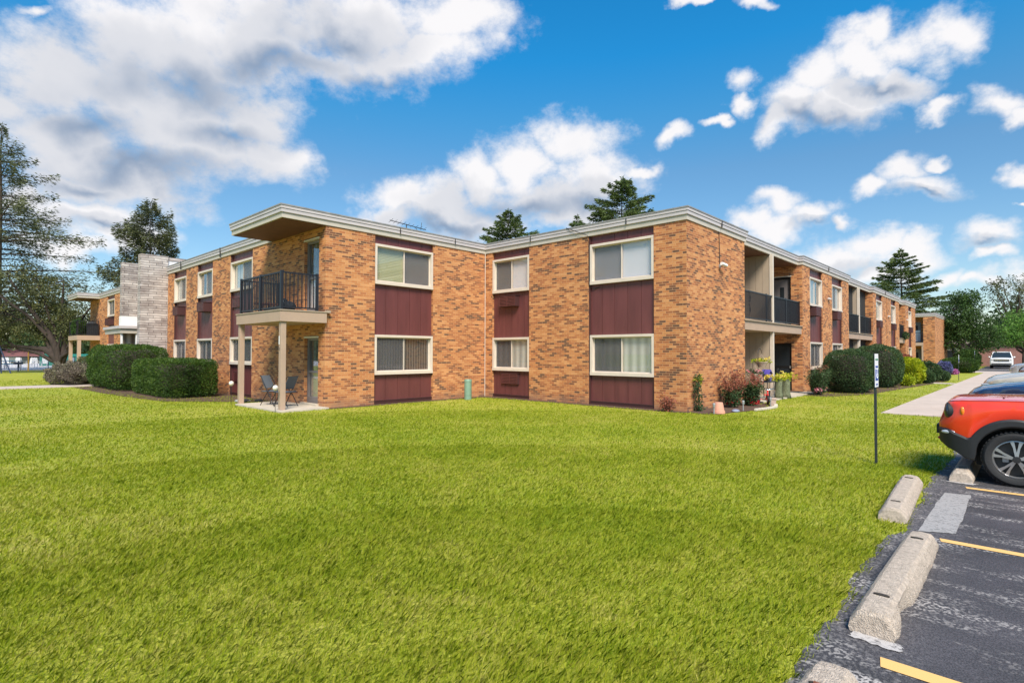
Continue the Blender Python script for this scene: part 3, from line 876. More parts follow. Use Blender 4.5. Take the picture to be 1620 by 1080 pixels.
def window(B, face, a0, a1, z0, z1, left=M_BLINDW, right=M_BLINDG, scrL=False, scrR=False, gap=False):
    """a0 < a1 ; 'left' and 'right' as seen from outside"""
    flip = face[0] == 'u'
    t = 0.075
    fr = MB()
    fbox(fr, face, a0, a1, z1 - t, z1, -0.13, 0.004)
    fbox(fr, face, a0, a1, z0, z0 + 0.10, -0.13, 0.016)
    fbox(fr, face, a0, a0 + t, z0 + 0.10, z1 - t, -0.13, 0.002)
    fbox(fr, face, a1 - t, a1, z0 + 0.10, z1 - t, -0.13, 0.002)
    b0, b1, y0, y1 = a0 + t, a1 - t, z0 + 0.10, z1 - t
    s = 0.035
    am = (a0 + a1) / 2
    for (c0, c1, dd) in ((b0, am + 0.02, -0.075), (am - 0.02, b1, -0.105)):
        fbox(fr, face, c0 + .001, c1, y0, y0 + s, dd - 0.028, dd)
        fbox(fr, face, c0 + .001, c1, y1 - s, y1, dd - 0.028, dd)
        fbox(fr, face, c0 + .001, c0 + s, y0 + s, y1 - s, dd - 0.028, dd)
        fbox(fr, face, c1 - s, c1, y0 + s, y1 - s, dd - 0.028, dd)
    w = fr.build('window', M_CREAM, B)
    sides = ((b0, am + 0.02, -0.089), (am - 0.02, b1, -0.119))
    for i, (c0, c1, dd) in enumerate(sides):
        p = MB(); fbox(p, face, c0 + s - .003, c1 - s + .003, y0 + s - .003, y1 - s + .003, dd - 0.003, dd + 0.003)
        p.build('pane', M_GLASS, w)
        isleft = (i == 0) != flip
        bm_ = left if isleft else right
        bl = MB(); fbox(bl, face, c0 + 0.01, c1 - 0.01, y0 + 0.01, y1 - 0.01, -0.165, -0.150 - 0.004 * i)
        if bm_ is not None:
            bl.build('blind', bm_, w)
        if (scrL if isleft else scrR):
            sc = MB(); fbox(sc, face, c0 + s, c1 - s, y0 + s, y1 - s, dd + 0.016, dd + 0.018)
            sc.build('insect_screen', M_SCREEN, w)
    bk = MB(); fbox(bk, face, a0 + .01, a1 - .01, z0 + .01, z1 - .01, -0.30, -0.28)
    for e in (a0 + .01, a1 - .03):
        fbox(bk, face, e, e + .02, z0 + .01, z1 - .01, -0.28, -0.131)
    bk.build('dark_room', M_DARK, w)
    return w


def panel(B, face, a0, a1, zr, step=0.40, d=-0.09, base=True, pipe='L'):
    """maroon vertical boards filling a bay; zr = list of z ranges"""
    for z0, z1 in zr:
        mb = MB()
        fbox(mb, face, a0, a1, z0, z1, -0.25, d - 0.014)
        n = max(1, round((a1 - a0) / step)); w = (a1 - a0) / n
        for i in range(n):
            fbox(mb, face, a0 + i * w + 0.006, a0 + (i + 1) * w - 0.006, z0, z1, d - 0.016, d)
        mb.build('wall_panel', M_MAROON, B)
    t = MB()
    if base:
        fbox(t, face, a0 + .002, a1 - .002, 0.02, 0.10, d, d + 0.04)
        fbox(t, face, a0 + .002, a1 - .002, 0.10, 0.125, d, d + 0.055)
        t.build('base_trim', M_MAROON2, B)
    if pipe:
        e = a0 if (pipe == 'L') != (face[0] == 'u') else a1 - 0.05
        q = MB(); fbox(q, face, e + 0.003, e + 0.047, 0.03, ZB - 0.02, d, d + 0.07)
        q.build('downspout_pier_shade', M_MAROON2, B)  # drainpipe; on the parking side only a dark strip for pier shade


def ac_unit(B, face, a0, a1, z0, z1, dep=0.22, base=-0.09):
    mb = MB()
    fbox(mb, face, a0, a1, z0, z1, base, base + dep)
    fbox(mb, face, a0 - .02, a1 + .02, z1, z1 + 0.02, base, base + dep + .02)
    o = mb.build('air_conditioner', M_MAROON2, B, bevel=0.006)
    lv = MB()
    n = 7
    for i in range(n):
        z = z0 + .03 + (z1 - z0 - .06) * i / (n - 1)
        fbox(lv, face, a0 + .04, a1 - .04, z - .012, z + .012, base + dep, base + dep + 0.014)
    for k in (0.04, (a1 - a0) * .5 - .015, (a1 - a0) - .07):
        fbox(lv, face, a0 + k, a0 + k + .03, z0 + .01, z1 - .01, base + dep, base + dep + 0.010)
    lv.build('louvre', M_MAROON, o)


def railing(B, runs, z0, z1, spacing=0.105, mesh=None, name='railing', thick=0.045, endposts=True):
    """runs: list of ((x0,y0),(x1,y1))"""
    mb = MB()
    for (p, q, posts) in runs:
        p = Vector((*p, 0)); q = Vector((*q, 0)); d = q - p; Ln = d.length; u = d / Ln
        n = Vector((-u.y, u.x, 0))

        def bar(s0, s1, za, zb, w):
            a = p + u * s0; b = p + u * s1
            c = [a + n * w, b + n * w, b - n * w, a - n * w]
            mb.prism([(v.x, v.y) for v in c], za, zb)
        bar(0, Ln, z1 - 0.04, z1, 0.025)
        bar(0, Ln, z0 + .05, z0 + 0.09, 0.018)
        k = max(1, int(Ln / spacing))
        for i in range(1, k):
            s = Ln * i / k
            bar(s - .012, s + .012, z0 + .08, z1 - .03, 0.011)
        for s in posts:
            bar(s - thick / 2, s + thick / 2, z0, z1 + 0.03, thick / 2)
    return mb.build(name, M_BLACKMET, B)


def off(poly, d):
    n = len(poly); out = []
    for i in range(n):
        p0, p1, p2 = Vector(poly[i - 1]), Vector(poly[i]), Vector(poly[(i + 1) % n])
        e1 = (p1 - p0).normalized(); e2 = (p2 - p1).normalized()
        n1 = Vector((e1.y, -e1.x)); n2 = Vector((e2.y, -e2.x))
        out.append((p1.x + (n1.x + n2.x) * d if abs(n1.dot(n2)) < .5 else p1.x + n1.x * d, p1.y + (n1.y + n2.y) * d if abs(n1.dot(n2)) < .5 else p1.y + n1.y * d))
    return out


def roof(B, poly):
    MB().prism(off(poly, 0.03), 5.455, 5.61).build('fascia_board', M_CREAMBOARD, B)
    mm = MB()
    mm.prism(off(poly, 0.065), 5.605, 5.70)
    mm.prism(off(poly, 0.045), 5.698, 5.712)
    mm.prism(off(poly, 0.080), 5.710, 5.795)
    mm.build('fascia', M_WHITEMET, B)
    MB().prism(off(poly, 0.095), 5.792, 5.83).build('roof', M_ROOFLIP, B)


B1 = thing('apartment_building', 'long two-storey orange brick apartment building with maroon window bays and flat white-edged roof', 'apartment building', (0, 0, 0))
FA, FU, FB, FR = ('v', 0.0), ('u', 0.0), ('u', 6.605), ('v', -8.213)
FL = ('u', 0.45)

# --- left long wall, u = 0
wall(B1, FU, 0.0, 5.33, 0, ZB, [(0.41, 1.36, 2.88, 5.2), (0.41, 1.30, 0.06, 2.17)])
wall(B1, FU, 7.45, 9.36, 0, ZB)
wall(B1, FU, 11.2, 12.69, 0, ZB)
wall(B1, FU, 14.45, 15.4, 0, ZB)
for a0, a1 in ((5.33, 7.45), (9.36, 11.2), (12.69, 14.45)):
    panel(B1, FU, a0, a1, [(0.03, 1.2), (2.24, 4.0), (5.14, ZB)], 0.35)
window(B1, FU, 5.33, 7.43, 4.0, 5.14, M_CURY, M_BLINDG, scrR=True)
window(B1, FU, 5.33, 7.43, 1.2, 2.24, M_VBLX, M_VBLX, scrL=True, scrR=True)
window(B1, FU, 9.38, 11.18, 4.0, 5.14, None, M_BLINDG, scrR=True)
window(B1, FU, 9.38, 11.18, 1.2, 2.24, M_CURYD, M_CURYD, scrL=True, scrR=True)
window(B1, FU, 12.70, 14.43, 4.0, 5.14, M_CURY, M_BLINDG, scrR=True)
window(B1, FU, 12.70, 14.43, 1.2, 2.24, M_CURYD, M_CURYD, scrL=True, scrR=True)
ac_unit(B1, FU, 6.62, 7.36, 3.38, 3.72, dep=0.05)
ac_unit(B1, FU, 9.75, 10.6, 3.36, 3.74, dep=0.30)
ac_unit(B1, FU, 13.1, 13.9, 3.36, 3.74, dep=0.30)
ac_unit(B1, FU, 6.3, 7.1, 0.55, 0.90, dep=0.05)

# --- facing wall v = 0
wall(B1, FA, 0.25, 1.70, 0, ZB)
wall(B1, FA, 4.07, 6.605, 0, ZB)
panel(B1, FA, 1.70, 4.07, [(0.03, 0.947), (2.235, 3.868), (5.166, ZB)], 0.475, pipe=None)
window(B1, FA, 1.71, 4.06, 3.868, 5.166, M_BLINDY, M_BLINDG, scrR=True)
window(B1, FA, 1.71, 4.06, 0.947, 2.235, M_VBLX, M_VBLX, scrL=True)

# --- projecting wing side, u = 6.605
wall(B1, FB, -0.40, -0.0, 0, ZB)
wall(B1, FB, -4.83, -2.26, 0, ZB)
wall(B1, FB, -8.213, -7.18, 0, ZB)
panel(B1, FB, -2.26, -0.40, [(0.03, 1.0), (2.225, 3.9), (5.17, ZB)], 0.31, pipe=None)
panel(B1, FB, -7.18, -4.83, [(0.03, 0.947), (2.235, 3.868), (5.166, ZB)], 0.47, pipe='L')
window(B1, FB, -2.25, -0.41, 3.9, 5.17, M_BLINDG, M_BLINDW, scrL=True)
window(B1, FB, -2.25, -0.41, 1.0, 2.225, M_CURYD, M_CURY, scrL=True)
window(B1, FB, -7.17, -4.89, 3.868, 5.166, M_BLINDW, M_BLINDW, scrL=True)
window(B1, FB, -7.17, -4.89, 0.947, 2.235, M_CURYD, M_CURY, scrL=True)
ac_unit(B1, FB, -1.71, -0.84, 3.36, 3.74, dep=0.20)
ac_unit(B1, FB, -1.71, -0.84, 0.51, 0.90, dep=0.06)

# --- parking side wall v = -8.213
wall(B1, FR, 6.855, 10.95, 0, ZB)
piers = [(17.5, 18.57), (20.62, 22.3), (24.35, 25.7), (31.95, 32.9), (34.88, 36.2), (36.45, 37.92), (39.8, 41.22), (43.93, 45.41), (47.0, 49.03)]
for a0, a1 in piers: wall(B1, FR, a0, a1, 0, ZB)
wb = [(18.57, 20.62), (22.3, 24.35), (32.9, 34.88), (37.92, 39.8), (45.41, 47.0)]
for i, (a0, a1) in enumerate(wb):
    panel(B1, FR, a0, a1, [(0.03, 0.95), (2.17, 3.78), (5.06, ZB)], 0.34, pipe='R', d=-0.12)  # right-edge strip is a dark box standing in for the shaded pier side
    window(B1, FR, a0 + .01, a1 - .06, 3.78, 5.06, (M_CURX, M_BLINDG)[i % 2], (None, M_BLINDG, M_CURX)[i % 3], scrL=i % 2 == 1)
    window(B1, FR, a0 + .01, a1 - .06, 0.95, 2.17, M_CURX, M_VBLX, scrL=True, scrR=i % 2 == 0)
    ac_unit(B1, FR, a0 + .35, a0 + 1.2, 3.34, 3.74, dep=0.27, base=-.12)
panel(B1, FR, 36.2, 36.45, [(0.03, ZB)], 0.3, pipe=None)

# recessed balconies on the parking side
for bi, (r0, r1) in enumerate(((10.95, 17.5), (25.7, 31.95), (41.22, 43.93))):
    back = -6.45
    wall(B1, ('v', back), r0, r1, 0, ZB, mat=M_TANDK, name='balcony_back_wall')
    # side walls
    sw = MB(); sw.box(r0 - 0.25, r0, -7.963, back, 0, ZB)
    sw.build('brick_wall', M_BRICK, B1)
    wall(B1, ('u', r1), -7.963, back, 0, ZB, [(-7.75, -6.95, 2.86, 4.98), (-7.76, -6.98, 0.06, 2.1)])
    sl = MB(); sl.box(r0 + .002, r1 - .002, -8.17, back, 2.48, 2.79)
    s = sl.build('balcony_slab', M_TAN, B1)
    tp = MB(); tp.box(r0 + .002, r1 - .002, -8.22, back - .01, 2.792, 2.825); tp.build('deck_edge', M_TANDK, s)
    ps = MB(); ps.box(r0 + .01, r1 - .01, -8.75, back, -0.02, 0.05); ps.build('patio', M_CONC, B1)
    pu = r0 + (r1 - r0) * 0.475
    if bi < 2:
        pt = MB()
        for z0, z1 in ((0.05, 2.48), (2.83, 5.455)):
            n = 6
            for k in range(n):
                w = 1.5 / n
                pt.box(pu - .05, pu + .05, -8.0 + k * w + .005, -8.0 + (k + 1) * w - .005, z0, z1)
            pt.box(pu - .035, pu + .035, -8.0, back, z0, z1)
        pt.build('partition', M_TANDK, B1)
        po = MB(); po.box(pu - .06, pu + .06, -8.14, -8.02, 0.05, 2.48); po.box(pu - .06, pu + .06, -8.14, -8.02, 2.83, 5.455)
        po.build('post', M_CREAM, B1)
    L_ = r1 - r0 - .12
    railing(B1, [((r0 + .06, -8.10), (r1 - .06, -8.10), [0.02, L_ * .37, L_ * .72, L_ - .02])], 2.83, 3.86, 0.10 if bi == 0 else 0.09)
    if bi > 0:
        mm = MB(); mm.box(r0 + .1, r1 - .1, -8.075, -8.07, 2.92, 3.82); mm.build('railing_screen', M_DKFAB, B1)
    so = MB(); so.box(r0 + .002, r1 - .002, -7.98, back, 5.44, 5.454); so.build('soffit', M_SOFFIT, B1)
    # doors in the side wall
    d = MB(); fbox(d, ('u', r1), -7.74, -6.96, 2.87, 4.97, -0.16, -0.10); do = d.build('balcony_door', M_DOORGR, B1)
    g = MB(); fbox(g, ('u', r1), -7.45, -7.28, 4.0, 4.55, -0.101, -0.092); g.build('pane', M_CARGL, do)
    g = MB(); fbox(g, ('u', r1), -7.74, -7.66, 2.87, 4.97, -0.10, -0.04); fbox(g, ('u', r1), -7.04, -6.96, 2.87, 4.97, -0.10, -0.04); fbox(g, ('u', r1), -7.66, -7.04, 4.89, 4.97, -0.10, -0.04); g.build('door_frame', M_STORM, do)
    d = MB(); fbox(d, ('u', r1), -7.75, -6.99, 0.07, 2.09, -0.14, -0.08); do = d.build('patio_door', M_STORM, B1)
    g = MB(); fbox(g, ('u', r1), -7.66, -7.08, 0.35, 1.0, -0.08, -0.075); fbox(g, ('u', r1), -7.66, -7.08, 1.12, 2.0, -0.08, -0.075); g.build('pane', M_CARGL, do)
    g = MB(); fbox(g, ('u', r1), -7.70, -7.67, 1.02, 1.12, -0.08, -0.03); g.build('handle', M_GREY, do)
    lt = MB(); fbox(lt, ('u', r1), -7.78, -6.93, 4.98, 5.03, -0.12, 0.012); lt.build('lintel', M_CREAM, B1)

# inner shell: back walls closing the block
sh = MB()
sh.box(6.9, 49.0, 3.75, 4.0, 0, ZB); sh.box(48.78, 49.03, -7.9, 3.7, 0, ZB)
sh.box(13.75, 14.0, 4.0, 36, 0, ZB); sh.box(0.7, 14.0, 36.0, 36.25, 0, ZB)
sh.build('rear_wall', M_BRICK, B1)
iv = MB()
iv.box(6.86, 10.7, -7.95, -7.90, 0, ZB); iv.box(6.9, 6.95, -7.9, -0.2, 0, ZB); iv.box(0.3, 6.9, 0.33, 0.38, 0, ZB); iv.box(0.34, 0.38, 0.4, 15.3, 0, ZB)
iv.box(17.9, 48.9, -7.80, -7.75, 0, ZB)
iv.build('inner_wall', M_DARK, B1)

# --- roof
RP = [(-.80, 36.4), (-.80, 32.95), (.45, 32.95), (.45, 16.0), (0, 16.0), (0, 3.62), (-1.32, 3.62), (-1.32, 0.0), (6.605, 0.0), (6.605, -8.213), (11.0, -8.213),
      (11.0, -8.02), (17.5, -8.02), (17.5, -8.213), (25.72, -8.213), (25.72, -8.02), (31.92, -8.02), (31.92, -8.213), (41.2, -8.213), (41.2, -8.02), (43.93, -8.02), (43.93, -8.213), (49.03, -8.213), (49.03, 4.0), (14.0, 4.0), (14.0, 36.4)]
roof(B1, RP)
s = MB(); s.box(-1.30, -0.02, 0.03, 3.58, 5.435, 5.456); s.build('soffit', M_SOFFIT, B1)
s = MB(); s.box(-.77, 0.44, 33.0, 36.3, 5.435, 5.456); s.build('soffit', M_SOFFIT, B1)

# straps over the fascia, a loose cable, a pale corner pipe
st = MB()
for v in (8.3, 13.2): st.box(-.108, -.07, v, v + .025, 5.46, 5.84)
for u in (2.6, 5.0): st.box(u, u + .02, -.100, -.07, 5.60, 5.80)
for u in (8.86, 21.4, 35.5): st.box(u, u + .02, -8.318, -8.28, 5.60, 5.80)
for v in (-2.4, -6.3): st.box(6.605 - .100, 6.605 - .07, v, v + .02, 5.60, 5.80)
st.build('fascia_joint', M_BLKPL, B1)
cb = MB(); cb.path([(6.50, -4.0, 5.84), (6.49, -4.4, 5.66), (6.53, -4.84, 5.47), (6.59, -4.86, 5.2), (6.60, -4.86, 3.85), (6.66, -5.0, 3.72), (6.69, -5.2, 3.78)], .010, 5)
cb.build('cable', M_BLKPL, B1)
cb = MB(); cb.tube((6.565, -.045, 0), (6.565, -.045, 5.45), .014, n=6); cb.build('corner_pipe', M_CREAM, B1)

# --- corner doors on the left wall
for (a0, a1, z0, z1, low) in ((0.42, 1.35, 2.89, 5.12, False), (0.42, 1.29, 0.07, 2.10, True)):
    d = MB(); w = 0.075
    fbox(d, FU, a0, a0 + w, z0, z1, -0.20, -0.10); fbox(d, FU, a1 - w, a1, z0, z1, -0.20, -0.10)
    fbox(d, FU, a0 + w, a1 - w, z1 - w, z1, -0.20, -0.10); fbox(d, FU, a0 + w, a1 - w, z0, z0 + (0.22 if low else .12), -0.20, -0.10)
    zm = z0 + (z1 - z0) * 0.47
    fbox(d, FU, a0 + w, a1 - w, zm, zm + .07, -0.19, -0.12)
    do = d.build('patio_door' if low else 'balcony_door', M_DOORGR, B1)
    g = MB(); fbox(g, FU, a0 + w, a1 - w, z0 + .1, zm, -0.16, -0.155); fbox(g, FU, a0 + w, a1 - w, zm + .07, z1 - w, -0.16, -0.155); g.build('pane', M_GLASS, do)
    g = MB(); fbox(g, FU, a0 + w, a1 - w, z0 + .1, zm + .02, -0.215, -0.20)
    g.build('inner_door', M_DOORLT if low else M_WHITE, do)
    g = MB(); fbox(g, FU, a0 + w, a1 - w, zm + .02, z1 - w, -0.215, -0.20); g.build('door_curtain', M_CURYD, do)
    lt = MB(); fbox(lt, FU, a0 - .03, a1 + .03, z1 + 0.002, z1 + .055, -0.10, 0.012); lt.build('lintel', M_CREAM, B1)
th = MB(); th.box(-0.10, 0.02, 0.36, 1.36, 0.05, 0.11); th.build('door_step', M_CONC, B1)

# --- corner balcony
sl = MB(); sl.box(-1.40, -0.003, -0.10, 3.03, 2.53, 2.83); s = sl.build('balcony_slab', M_TAN, B1)
tp = MB(); tp.box(-1.42, -0.003, -0.12, 3.05, 2.832, 2.862); tp.box(-0.02, 0.10, -0.14, -0.004, 2.83, 2.90); tp.build('deck_edge', M_TANDK, s)
for (pu, pv) in ((-1.275, 0.02), (-1.275, 2.93)):
    p = MB(); p.box(pu - .073, pu + .073, pv - .073, pv + .073, 0.05, 2.53); p.build('post', M_TAN, B1, bevel=0.006)
no = text_mesh('post_number', '2', 0.11, M_DKFAB, B1)
no.location = (-1.357, 0.06, 1.72); no.rotation_euler = (R(90), 0, R(-90))
lab = MB(); lab.box(-1.358, -1.355, 0.02, 0.075, 1.88, 2.12); lab.build('post_label', M_WHITE, B1)
railing(B1, [((-1.34, -0.04), (-0.28, -0.04), [0.0, 1.05]), ((-1.34, -0.04), (-1.34, 2.80), [1.38, 2.84]), ((-1.34, 2.80), (-0.10, 2.80), [1.20])], 2.865, 3.93, 0.108, thick=0.07)
ps = MB(); ps.box(-1.46, -0.003, -0.28, 2.9, -0.02, 0.05); ps.build('patio', M_CONC, B1, bevel=0.008)

# --- entrance: stone fins, raised white box, porch
st = MB(); st.box(-1.16, -0.003, 15.41, 15.85, 0, 6.33); st.build('stone_fin', M_STONE, B1)
st = MB(); st.box(0.0, 2.0, 15.46, 17.5, 6.12, 6.30); st.build('stone_cap', M_STONE, B1)
st = MB(); st.box(0.02, 1.98, 15.48, 17.48, 5.80, 6.12); st.build('penthouse', M_WHITE, B1)
st = MB(); st.box(-1.25, 0.45, 18.5, 18.85, 3.50, 6.25); st.build('stone_fin', M_STONE, B1)
st = MB(); st.box(-1.27, 0.45, 18.48, 18.87, 2.98, 3.50); st.build('white_panel', M_WHITE, B1)
st = MB(); st.box(-1.34, 0.45, 18.2, 21.6, 2.62, 2.86); st.build('porch_fascia', M_CREAMBOARD, B1)
st = MB(); st.box(-1.42, 0.45, 18.12, 21.68, 2.86, 3.0); st.build('porch_roof', M_WHITEMET, B1)
st = MB(); st.box(-0.66, -0.54, 18.25, 18.37, 0, 2.62); st.box(-1.3, -1.22, 18.3, 18.38, 0, 2.62); st.build('post', M_WHITE, B1)
en = MB(); en.box(-1.2, 0.44, 18.7, 18.75, 0.02, 2.62); en.build('entrance_glazing', stripe_mat('entry_curtain', (0.16, 0.12, 0.08), (0.52, 0.47, 0.38), 'X', 0.9), B1)
# --- far left wing
wall(B1, FL, 15.86, 28.6, 0, ZB); wall(B1, FL, 30.65, 36.2, 0, ZB)
panel(B1, FL, 28.6, 30.65, [(0.03, 1.1), (2.2, 4.05), (5.2, ZB)], 0.4, pipe=None)
window(B1, FL, 28.62, 30.6, 4.05, 5.2, M_BLINDG, M_CURYD, scrL=True, scrR=True)
window(B1, FL, 28.62, 30.6, 1.1, 2.2, M_CURYD, M_CURYD, scrL=True)
ac_unit(B1, FL, 29.0, 30.2, 3.45, 3.9, dep=0.3)
sl = MB(); sl.box(-.86, 0.447, 32.7, 36.0, 2.5, 2.82); sl.build('balcony_slab', M_TAN, B1)
for pv in (32.8, 35.9):
    p = MB(); p.box(-.82, -.62, pv - .09, pv + .09, 0, 2.5); p.build('post', M_TAN, B1)
railing(B1, [((-.8, 32.76), (0.40, 32.76), [0, 1.15]), ((-.8, 32.76), (-.8, 35.9), [1.5, 3.1])], 2.83, 3.85, 0.12)

# ================================================================== second building
B2 = thing('apartment_building', 'brick end block with a small corner balcony, standing beyond the end of the long wing', 'apartment building', (62, -8.2, 0))


def wall2(x0, x1, y0, y1, z0, z1, m=M_BRICK, name='brick_wall'):
    mb = MB(); mb.box(x0, x1, y0, y1, z0, z1); return mb.build(name, m, B2)


# local frame: origin at the near corner
wall2(0, 11, 0, 0.25, 0, ZB); wall2(0, 0.25, 0.25, 0.95, 0, ZB)
wall2(1.0, 1.25, 0.25, 9.8, 0, ZB); wall2(0, 0.25, 3.6, 9.8, 0, ZB); wall2(10.75, 11, 0.25, 9.8, 0, ZB); wall2(0, 11, 9.8, 10, 0, ZB)
wall2(-.06, 1.0, 0.955, 3.6, 2.5, 2.82, M_TAN, 'balcony_slab')
wall2(-.04, .10, 0.96, 1.1, 0.03, 2.5, M_TAN, 'post')
wall2(0, 1.0, 0.95, 3.6, 0, 0.05, M_CONC, 'patio')
railing(B2, [((0, 1.0), (0, 3.6), [0.03, 1.3, 2.55])], 2.83, 3.85, 0.12)
for z0 in (2.84, 0.06):
    o = wall2(0.93, 1.0, 1.25, 2.1, z0, z0 + 2.1, M_DOORGR, 'balcony_door')
    g = MB(); g.box(0.92, 0.93, 1.5, 1.8, z0 + 1.2, z0 + 1.75); g.build('pane', M_CARGL, o)
g = MB(); g.box(0.90, 0.93, 1.3, 2.05, 2.95, 4.1); g.build('storm_panel', M_WHITE, B2)
poly2 = [(0, 0), (11, 0), (11, 10), (0, 10)]
roof(B2, poly2)

# ================================================================== GRASS
def in_rect(P, x0, x1, y0, y1):
    return (P[:, 0] > x0) & (P[:, 0] < x1) & (P[:, 1] > y0) & (P[:, 1] < y1)


def make_grass():
    rng = np.random.default_rng(5)
    out = []
    for r0, r1, dens, w, h in ((1.3, 3.2, 11500, 0.0034, 0.056), (3.2, 6, 7200, 0.0042, 0.054), (6, 10, 2900, 0.0068, 0.052), (10, 16, 1000, 0.011, 0.050), (16, 27, 260, 0.020, 0.045), (27, 44, 60, 0.034, 0.042)):
        a0, a1 = TH - R(58), TH + R(58)
        area = (a1 - a0) / 2 * (r1 * r1 - r0 * r0)
        n = int(area * dens)
        r = np.sqrt(rng.random(n) * (r1 * r1 - r0 * r0) + r0 * r0); a = a0 + rng.random(n) * (a1 - a0)
        P = np.stack([CAMP.x + r * np.cos(a), CAMP.y + r * np.sin(a)], 1)
        ev = -14.36 + 0.03 * np.sin(P[:, 0] * 1.7) + 0.018 * np.sin(P[:, 0] * 5.3 + 1) + 0.010 * np.sin(P[:, 0] * 13.7) + 0.008 * np.sin(P[:, 0] * 31.0) - 0.07 * np.exp(-((P[:, 0] + 1.9) / 0.35) ** 2)
        keep = P[:, 1] > ev + 0.0 + 0.03 * rng.standard_normal(n)
        for rc in ((-0.03, 7, -0.24, 40), (6.31, 60, -8.36, 6), (-1.47, 0.2, -0.29, 3.0), (10.03, 58, -14.6, -12.23), (10.9, 17.5, -8.76, -7), (25, 33, -8.76, -7), (-40, -.6, 17.88, 20.12), (30.28, 31.42, -12.3, -9)):
            keep &= ~in_rect(P, *rc)
        # mulch beds
        keep &= ~((P[:, 0] > 6.5) & (P[:, 0] < 10.3) & (P[:, 1] > -9.2 - 0.2 * np.sin((P[:, 0] - 6.4) * .9)))
        keep &= ~((P[:, 0] > -2.45) & (P[:, 1] > 7.0) & (P[:, 1] < 17) & (P[:, 0] < 0))
        P = P[keep]; n = len(P)
        # tufts: uneven height
        hh = h * (0.45 + 0.85 * rng.random(n)) * (0.95 + 0.12 * np.sin(P[:, 0] * 2.3 + 1.7 * np.sin(P[:, 1] * 1.9)) * np.sin(P[:, 1] * 2.9))
        out.append((P, hh, np.full(n, w) * (0.7 + 0.6 * rng.random(n))))
    P = np.concatenate([o[0] for o in out]); H = np.concatenate([o[1] for o in out]); W = np.concatenate([o[2] for o in out])
    n = len(P)
    ang = rng.random(n) * 2 * np.pi
    S = np.stack([np.cos(ang), np.sin(ang), np.zeros(n)], 1)
    # blades lean mostly one way, as after mowing
    lean = np.stack([0.35 * np.ones(n) + 0.42 * rng.standard_normal(n), -0.30 + 0.42 * rng.standard_normal(n), np.ones(n)], 1)
    lean = unit(lean)
    base = np.concatenate([P, np.full((n, 1), -0.003)], 1)
    mid = base + lean * (H * 0.55)[:, None]
    lean2 = unit(lean + np.stack([0.35 * lean[:, 0] + .1, 0.35 * lean[:, 1] - .05, np.full(n, -0.25)], 1) * 1.2)
    tip = mid + lean2 * (H * 0.5)[:, None]
    w = (W / 2)[:, None] * S
    V = np.stack([base - w, base + w, mid + w * .8, tip, mid - w * .8], 1)
    o = quads_mesh('grass', V, M_BLADE)
    o['kind'] = 'stuff'
    return n


NG = make_grass()
print('blades', NG)


# ================================================================== PLANTS
def bez(p0, p1, p2, n):
    t = np.linspace(0, 1, n)[:, None]
    return (1 - t) ** 2 * np.array(p0) + 2 * t * (1 - t) * np.array(p1) + t * t * np.array(p2)


